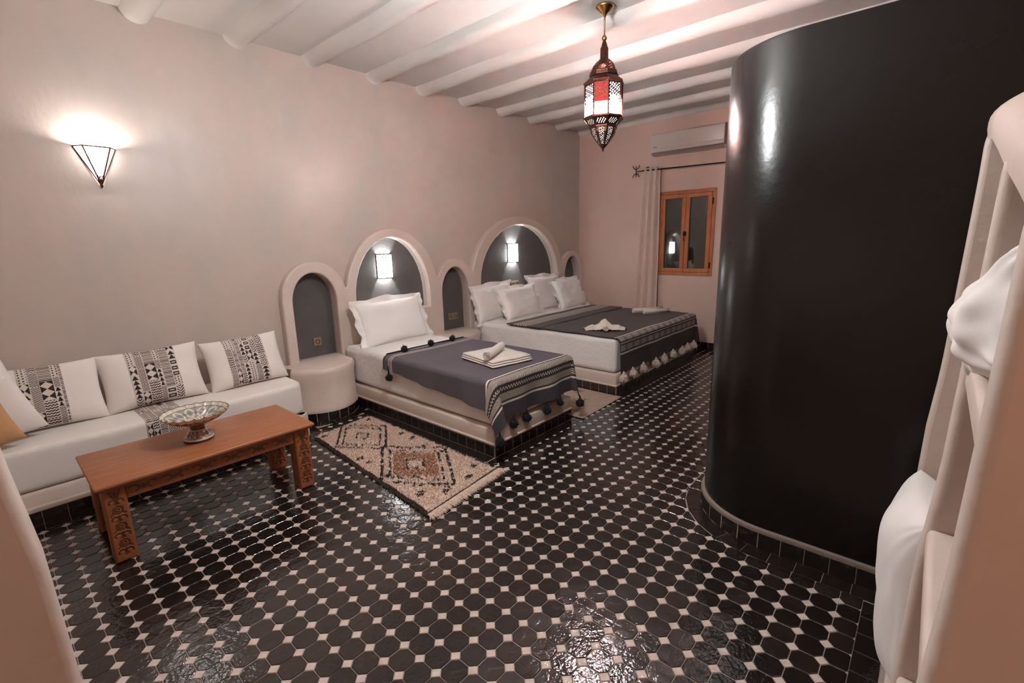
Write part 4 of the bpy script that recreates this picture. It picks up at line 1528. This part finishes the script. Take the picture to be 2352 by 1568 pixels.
# corner posts
for k in range(8):
    a = ROT+2*PI*k/8
    mb = MB(); mb.tube([(.148*math.cos(a), .148*math.sin(a), Z(2.742)), (.148*math.cos(a), .148*math.sin(a), Z(2.508))], .0045, 6)
    mb.build('post', BRONZE, PL)
zp0, zp1 = Z(2.512), Z(2.740)
for k in range(8):
    a0, a1 = ROT+2*PI*k/8, ROT+2*PI*(k+1)/8
    r_ = .141
    mb = MB()
    q0, q1 = Vector((r_*math.cos(a0), r_*math.sin(a0), 0)), Vector((r_*math.cos(a1), r_*math.sin(a1), 0))
    mb.add([(*q0.xy, zp0), (*q1.xy, zp0), (*q1.xy, zp1), (*q0.xy, zp1), (*(q0.xy*.985), zp0), (*(q1.xy*.985), zp0), (*(q1.xy*.985), zp1), (*(q0.xy*.985), zp1)],
           [(0, 1, 2, 3), (7, 6, 5, 4), (0, 4, 5, 1), (2, 6, 7, 3)])
    red = (k % 2 == 0)
    g = mb.build('glass_pane', PANE_R if red else PANE_W, PL)
    if red: g['label'] = 'red glass pane'
    # fretwork over the top of the pane with a pointed arch cut out
    mb = MB()
    ro = .1455
    q0, q1 = Vector((ro*math.cos(a0), ro*math.sin(a0), 0)), Vector((ro*math.cos(a1), ro*math.sin(a1), 0))
    nrm = Vector((math.cos((a0+a1)/2), math.sin((a0+a1)/2), 0))
    nu_, nv_ = 14, 28
    for i in range(nu_):
        for j in range(nv_):
            um, vm = (i+.5)/nu_, (j+.5)/nv_
            ax = abs(um-.5)
            archz = .62-.55*ax**1.2-(.10 if ax > .36 else 0)
            if vm < archz and ax < .46 and vm > .03: continue
            if vm > archz+.03 and ax < .42 and vm < .95 and ((i*2+j) % 3 == 0 or (i+j*2) % 4 == 0): continue
            u0, u1, v0, v1 = i/nu_, (i+1)/nu_, j/nv_, (j+1)/nv_
            p = []
            for uu, vv in ((u0, v0), (u1, v0), (u1, v1), (u0, v1)):
                b = q0.lerp(q1, uu)
                p.append(Vector((b.x, b.y, zp0+(zp1-zp0)*vv)))
            mb.add(p+[x-nrm*.0015 for x in p], [(0, 1, 2, 3), (7, 6, 5, 4)])
    mb.build('fretwork', BRONZE, PL)
mb = MB(); mb.lathe([(.144, Z(2.516)), (.156, Z(2.512)), (.158, Z(2.500)), (.150, Z(2.496))], 8, rot=ROT, cap=False)
mb.build('lower_rim', BRONZE, PL)
oct_panel(Z(2.448), .104, Z(2.498), .150, True, 'skirt_panel', BRONZE, PL, cols=5, rows=2, margin=(.1, .15))
mb = MB(); mb.lathe([(.100, Z(2.452)), (.110, Z(2.448)), (.110, Z(2.436)), (.102, Z(2.432))], 8, rot=ROT, cap=False)
mb.build('lower_collar', BRONZE, PL)
onion = [(Z(2.434), .102), (Z(2.40), .096), (Z(2.36), .072), (Z(2.32), .040), (Z(2.292), .012)]
for (za, ra), (zb, rb) in zip(onion[1:], onion):
    if ra > .03:
        oct_panel(za, ra, zb, rb, True, 'tip_panel', BRONZE, PL, cols=3, rows=3, margin=(.2, .02), sp=1)
mb = MB(); mb.lathe([(.040, Z(2.32)), (.012, Z(2.292)), (.007, Z(2.283)), (.009, Z(2.278)), (.004, Z(2.27)), (.001, Z(2.262))], 8, rot=ROT, cap=False)
mb.build('finial', BRONZE, PL)
# frosted lining that glows through the lower openwork
mb = MB(); mb.lathe([(.001, Z(2.30)), (.036, Z(2.325)), (.066, Z(2.36)), (.088, Z(2.40)), (.095, Z(2.43)), (.100, Z(2.452)), (.142, Z(2.497))], 8, rot=ROT, cap=False)
mb.build('frosted_lining', PERF, PL)
mb = MB(); mb.lathe([(.001, Z(2.55)), (.02, Z(2.56)), (.024, Z(2.59)), (.016, Z(2.625)), (.012, Z(2.66)), (.012, Z(2.74)), (.03, Z(2.742)), (.001, Z(2.80))], 12, cap=False)
bulb = mb.build('bulb_holder', GOLD, PL, True)
bpy.data.objects.remove(bulb)

# ------------------------------------------------------------------ corner wall sconce (inverted half pyramid)
SC = empty('wall_sconce', (0.72, YW, 2.06), label='brass wall sconce shaped like an inverted pyramid, throwing light up the wall', cat='wall lamp')
top = [Vector((-.115, -.002, .255)), Vector((-.075, -.085, .252)), Vector((.075, -.085, .252)), Vector((.115, -.002, .255))]
tip = Vector((0, -.012, .0))
lo = [tip.lerp(p, .03) for p in top]
for a, b, c, d in zip(top, top[1:], lo, lo[1:]):
    mb = MB()
    nrm = (b-a).cross(c-a).normalized()
    mb.add([c, d, b, a, c+nrm*.002, d+nrm*.002, b+nrm*.002, a+nrm*.002], [(0, 1, 2, 3), (7, 6, 5, 4), (0, 4, 5, 1), (1, 5, 6, 2), (2, 6, 7, 3), (3, 7, 4, 0)])
    mb.build('glass_panel', GLOWW, SC)
for p in top:
    mb = MB(); mb.tube([tip, p], .0055, 6); mb.build('rib', BRONZE, SC)
mb = MB(); mb.tube(top, .005, 6); mb.build('top_rim', BRONZE, SC)
mb = MB()
lo = [tip.lerp(p, .27)+Vector((0, -.002, 0)) for p in top]
c, d = lo[1], lo[2]
for k in range(7):
    t = k/7
    mb.tube([c.lerp(tip, t), d.lerp(tip, t)], .0018, 4)
    mb.tube([c.lerp(d, t), c.lerp(tip, 1-t*.0).lerp(d, t*.0)], .0016, 4)
    mb.tube([c.lerp(d, 1-t), d.lerp(tip, t)], .0016, 4)
mb.tube([lo[0].lerp(tip, .3), lo[1].lerp(tip, .3)], .0018, 4)
mb.tube([lo[2].lerp(tip, .3), lo[3].lerp(tip, .3)], .0018, 4)
mb.build('lattice_tip', BRONZE, SC)
mb = MB(); mb.lathe([(.001, -.02), (.007, -.012), (.010, 0), (.005, .012), (.001, .016)], 12, c=tuple(tip)); mb.build('finial', BRONZE, SC, True)

# niche sconces: half-round pierced metal shades, open above and below
def niche_sconce(x, z, label):
    e = empty('niche_sconce', (x, YW+.05, z), label=label, cat='wall lamp', group='pierced sconces in the bed arches')
    hw, hh, dp = .088, .13, .085
    n = 14
    f = lambda t: (-hw*math.cos(t), -dp*math.sin(t)**.8)
    pts = [f(PI*k/n) for k in range(n+1)]
    mb = MB()
    for (a, b) in zip(pts, pts[1:]):
        mb.add([(a[0], a[1], -hh), (b[0], b[1], -hh), (b[0], b[1], hh), (a[0], a[1], hh), (a[0]*.95, a[1]*.95, -hh), (b[0]*.95, b[1]*.95, -hh), (b[0]*.95, b[1]*.95, hh), (a[0]*.95, a[1]*.95, hh)],
               [(0, 1, 2, 3), (7, 6, 5, 4), (3, 2, 6, 7), (0, 4, 5, 1)])
    mb.build('shade', GLOWN, e)
    for zz_ in (-hh, hh):
        mb = MB()
        mb.tube([(p[0]*1.02, p[1]*1.02, zz_) for p in pts], .006, 6)
        mb.build('rim', BRONZE, e)
    mb = MB()
    mb.tube([(pts[0][0]*1.02, -.004, -hh), (pts[0][0]*1.02, -.004, hh)], .005, 6)
    mb.tube([(pts[-1][0]*1.02, -.004, -hh), (pts[-1][0]*1.02, -.004, hh)], .005, 6)
    mb.build('side_frame', BRONZE, e)
    # pierced strip along the upper part
    mb = MB()
    rr_ = random.Random(2)
    m_ = 36
    for i in range(m_):
        for j in range(9):
            if (i+j*2) % 3 == 0 or (i % 2 and j % 2 and j > 2): continue
            if j < 3 and rr_.random() < .5: continue
            a, b = f(PI*i/m_), f(PI*(i+1)/m_)
            z0, z1 = .055+.0085*j, .055+.0085*(j+1)
            mb.add([(a[0]*1.03, a[1]*1.03, z0), (b[0]*1.03, b[1]*1.03, z0), (b[0]*1.03, b[1]*1.03, z1), (a[0]*1.03, a[1]*1.03, z1)], [(0, 1, 2, 3)])
    mb.build('fretwork', BRONZE, e)
    return e
niche_sconce(3.045, 1.36, 'pierced half-round sconce glowing in the arch above the single bed')
niche_sconce(5.20, 1.43, 'pierced half-round sconce glowing in the wide arch above the double bed')

# ------------------------------------------------------------------ sockets
def socket(x, z, w_, n_, label):
    e = empty('power_socket', (x, YW+.05, z), label=label, cat='socket')
    rbox('cover_plate', -w_/2, w_/2, -.010, 0, -.042, .042, .003, SOCK, e, 2)
    for k in range(n_):
        cx = (k-(n_-1)/2)*w_/n_
        mb = MB()
        mb.lathe([(.0235, 0), (.0235, .004), (.020, .004), (.019, -.004), (.001, -.004)], 20, cap=False)
        o = mb.build('outlet', SOCKD, e, True)
        o.location = (cx, -.0115, 0); o.rotation_euler = (R(90), 0, 0)
        mb = MB()
        for dx in (-.008, .008):
            mb.tube([(cx+dx, -.0095, 0), (cx+dx, -.0135, 0)], .003, 6)
        mb.build('pin_hole', SOCK, e)
socket(2.195, 0.65, .082, 1, 'single bronze socket in the slim niche beside the sofa')
socket(4.02, 0.665, .155, 2, 'double bronze socket in the slim niche between the beds')
socket(3.07, 0.975, .15, 2, 'double bronze socket above the pillow of the single bed')
socket(5.245, 0.985, .155, 2, 'double bronze socket above the pillows of the double bed')

# ------------------------------------------------------------------ window, curtain, air conditioner on the end wall
WN = empty('window_1', (XF, 2.75, 1.64), kind='structure', label='small pine casement window with two dark panes')
y0, y1, z0, z1 = WIN[0]-2.75, WIN[1]-2.75, WIN[2]-1.64, WIN[3]-1.64
fwid = .045
for nm, b in (('frame_rail', (y0, y1, z1-fwid, z1)), ('frame_rail', (y0, y1, z0, z0+fwid)), ('frame_stile', (y0, y0+fwid, z0+fwid, z1-fwid)), ('frame_stile', (y1-fwid, y1, z0+fwid, z1-fwid))):
    rbox(nm, -.018, .05, b[0], b[1], b[2], b[3], .003, PINE, WN, 2)
for sgn in (0, 1):
    a = y0+fwid+.002 if sgn == 0 else .002
    b = -.002 if sgn == 0 else y1-fwid-.002
    s_ = empty('sash', (-.006, 0, 0)); s_.parent = WN
    w_ = .055
    for bb_ in ((a, b, z1-fwid-.003-w_, z1-fwid-.003), (a, b, z0+fwid+.003, z0+fwid+.003+w_)):
        rbox('sash_rail', -.018, .03, bb_[0], bb_[1], bb_[2], bb_[3], .003, PINE, s_, 2)
    for bb_ in ((a, a+w_), (b-w_, b)):
        rbox('sash_stile', -.018, .03, bb_[0], bb_[1], z0+fwid+.003+w_, z1-fwid-.003-w_, .003, PINE, s_, 2)
    mb = MB(); mb.box(.008, .012, a+w_-.004, b-w_+.004, z0+fwid+w_, z1-fwid-w_)
    mb.build('pane', GLASS, s_)
rbox('lock_plate', -.036, -.024, -.022, .022, -.03, .03, .003, IRON, WN, 2)
mb = MB(); mb.tube([(-.04, 0, 0), (-.055, 0, -.005), (-.055, 0, -.10)], .007, 8); mb.build('handle', IRON, WN, True)
for yy_ in (y0+.035,):
    for zz_ in (z0+.15, z1-.17):
        mb = MB(); mb.tube([(-.028, yy_, zz_-.04), (-.028, yy_, zz_+.04)], .009, 8); mb.build('hinge', IRON, WN, True)
mb = MB(); mb.box(.30, .32, y0-.5, y1+.5, z0-.5, z1+.5); mb.build('night_backdrop', NIGHT, WN)  # added dark sheet standing in for the night behind the glass

CU = empty('curtain_rod', (6.77, 2.9, 2.555), label='thin black iron curtain rod with a forked finial above the window', cat='curtain rod')
mb = MB(); mb.tube([(0, -1.25, -.03), (0, .50, .0)], .009, 10); mb.build('rod', IRON, CU, True)
for yy_, zz_ in ((.50, 0),):
    # finial: upright with an arc opening up, an arc opening down, and a crossbar
    mb = MB()
    c0 = .60
    mb.tube([(0, .50, 0), (0, c0, 0)], .006, 8)
    mb.tube([(0, c0, -.075), (0, c0, .075)], .006, 8)
    for sg in (1, -1):
        mb.tube([(0, c0+.05*math.cos(t), sg*(.085-.055*math.sin(t))) for t in np.linspace(.0, PI, 13)], .006, 8)
    mb.build('forked_finial', IRON, CU, True)
for yy_ in (.455, -1.1):
    mb = MB(); mb.tube([(0, yy_, -.0), (.09, yy_, .05)], .007, 8)
    mb.lathe([(.001, .0), (.022, .0), (.022, .01), (.001, .012)], 12, c=(.078, yy_, .045)); mb.build('bracket', IRON, CU, True)
# curtain: gathered cloth
ny, nz = 120, 40
Yc, Zc = np.meshgrid(np.linspace(0, 1, ny), np.linspace(0, 1, nz), indexing='ij')
wtop, wbot = .26, .42
width = wtop+(wbot-wtop)*(1-Zc)**.8
yc0 = 3.125
Yv = yc0+width*Yc-.02*(1-Zc)
Xv = 6.77+(.030+.012*(1-Zc))*np.sin(Yc*2*PI*3.2+.8*np.sin(3*Zc))-.015*(1-Zc)
Zv = .02+2.57*Zc+.0*Yc
cur = grid_obj('curtain', np.stack([Xv, Yv, Zv], 2), CURT, None, flip=True, back=.003)
tag(cur, 'long blush curtain gathered at one side of the window', 'curtain')

AC = empty('ac_unit', (XF, 2.73, 2.88), label='white wall-mounted air conditioner above the curtain rod', cat='air conditioner')
prof = [(0, .145), (-.17, .135), (-.195, .105), (-.20, .06), (-.20, -.07), (-.175, -.115), (-.14, -.145), (0, -.145)]
mb = MB()
k = len(prof)
vs = []
for yy_ in (-.505, .505):
    vs += [(p[0], yy_, p[1]) for p in prof]
fs = [(i, (i+1) % k, k+(i+1) % k, k+i) for i in range(k)]+[tuple(range(k))[::-1], tuple(range(k, 2*k))]
mb.add(vs, fs)
o = mb.build('casing', ACW, AC, False, fix=True)
rbox('front_panel', -.207, -.198, -.50, .50, -.07, .115, .003, ACW, AC, 2)
mb = MB(); mb.add([(-.178, -.49, -.114), (-.178, .49, -.114), (-.142, .49, -.147), (-.142, -.49, -.147), (-.186, -.49, -.120), (-.186, .49, -.120), (-.150, .49, -.153), (-.150, -.49, -.153)],
    [(0, 1, 2, 3), (7, 6, 5, 4), (0, 4, 5, 1), (1, 5, 6, 2), (2, 6, 7, 3), (3, 7, 4, 0)])
mb.build('air_flap', ACG, AC)
rbox('side_seam', -.2, -.0, -.508, -.503, -.13, .13, .001, ACG, AC, 1)
rbox('badge', -.2085, -.2065, .40, .46, -.052, -.042, .0005, ACG, AC, 1)

# ------------------------------------------------------------------ plaster shelving at the near side, with spare pillows
UX = [(2.235, 2.30), (1.235, 1.30), (0.735, 0.80)]
def front(z):
    return float(np.interp(z, [0, .6, .93, .99, 1.12, 1.55, 1.75], [-.031, -.038, -.043, -.050, -.057, -.066, -.070]))
SHU = empty('plaster_shelving', (1.5, -.3, 0), label='curved plaster shelving unit holding spare white pillows', cat='shelving unit')
def upright(xa, xb, topz, rtop=.16, depth=-.62):
    zs = list(np.linspace(0, topz-rtop, 22))
    line = [(front(z), z) for z in zs]
    y_t = front(topz-rtop)
    # rounded top: quarter ellipse running back into the unit
    for k in range(1, 13):
        t = k/12*PI/2
        line.append((y_t-.13*(1-math.cos(t)), topz-rtop+rtop*math.sin(t)))
    outline = line+[(depth, topz), (depth, 0)]
    return plate('upright', [(p[0]+.3, p[1]) for p in outline][::-1], [], 'x', xa-1.5, xb-1.5, .016, PLASTER_L, SHU, res=3)
upright(2.235, 2.30, 2.02)
upright(1.235, 1.30, 1.80, .10)
upright(0.735, 0.80, 1.70, .10)
def board(xa, xb, z, th=.045, fy=None, name='shelf'):
    y_ = (front(z) if fy is None else fy)-.006
    rbox(name, xa-1.5, xb-1.5, -.61+.3, y_+.3, z-th, z, .012, PLASTER_L, SHU, 3)
board(1.295, 2.24, 0.045, .045, name='base_slab')
board(0.795, 1.24, 0.045, .045, name='base_slab')
board(0.795, 1.24, 0.617)
board(0.795, 1.24, 0.99, .05, fy=-.046)
board(0.795, 1.24, 1.36, .06)
stn = [(2.245, 2.018), (1.95, 1.975), (1.6, 1.905), (1.27, 1.835), (1.0, 1.785), (0.745, 1.735)]
vs, fs = [], []
for (x, zt) in stn:
    ring = [(-.62, zt-.13), (front(zt-.13)-.004, zt-.13), (front(zt-.10), zt-.105)]
    for k in range(9):
        t = k/8*PI/2
        ring.append((front(zt-.10)-.13*(1-math.cos(t)), zt-.085+.085*math.sin(t)))
    ring.append((-.62, zt))
    vs += [(x-1.5, y_+.3, z_) for y_, z_ in ring]
kr = len(ring)
for i in range(len(stn)-1):
    for j in range(kr):
        fs.append((i*kr+j, i*kr+(j+1) % kr, (i+1)*kr+(j+1) % kr, (i+1)*kr+j))
fs += [tuple(range(kr)), tuple(range((len(stn)-1)*kr, len(stn)*kr))[::-1]]
mb = MB(); mb.add(vs, fs)
ts_ = mb.build('top_slab', PLASTER_L, SHU, True, fix=True); sharp_by_angle(ts_.data, 40)
rbox('back_panel', .735-1.5, 2.30-1.5, -.65+.3, -.60+.3, 0, 1.70, .01, PLASTER_L, SHU, 2)
pillow('spare_pillow', .44, .68, .25, WHITE, (2.0, -.09, .048), (Matrix.Rotation(R(5), 3, 'Z') @ Matrix.Rotation(R(88), 3, 'X')).to_euler(),
       'plump spare pillow standing on the bottom shelf of the plaster unit', 'pillow', seed=64, wr=.013, n=72, pinch=.015)
pillow('spare_pillow', .40, .21, .22, WHITE, (1.03, -.135, 1.355), (Matrix.Rotation(R(3), 3, 'Z') @ Matrix.Rotation(R(88), 3, 'X') @ Matrix.Rotation(R(-16), 3, 'Z')).to_euler(),
       'spare pillow bulging from the upper shelf of the plaster unit', 'pillow', seed=67, wr=.018, n=72)

# near plaster pier at the sofa side: leaning, rounded
ol = []
for z in np.linspace(0, 1.6, 30):
    ol.append((float(np.interp(z, [0, .527, .884, 1.135, 1.29, 1.6], [.02, .006, -.002, -.026, -.034, -.12])), float(z)))
ol = ol+[(X0, 1.6), (X0, 0)]
wn = plate('wall_near', ol[::-1], [], 'y', 1.45, 1.60, .022, PLASTER_L)
tag(wn, 'low leaning plaster pier at the near end of the sofa', kind='structure')
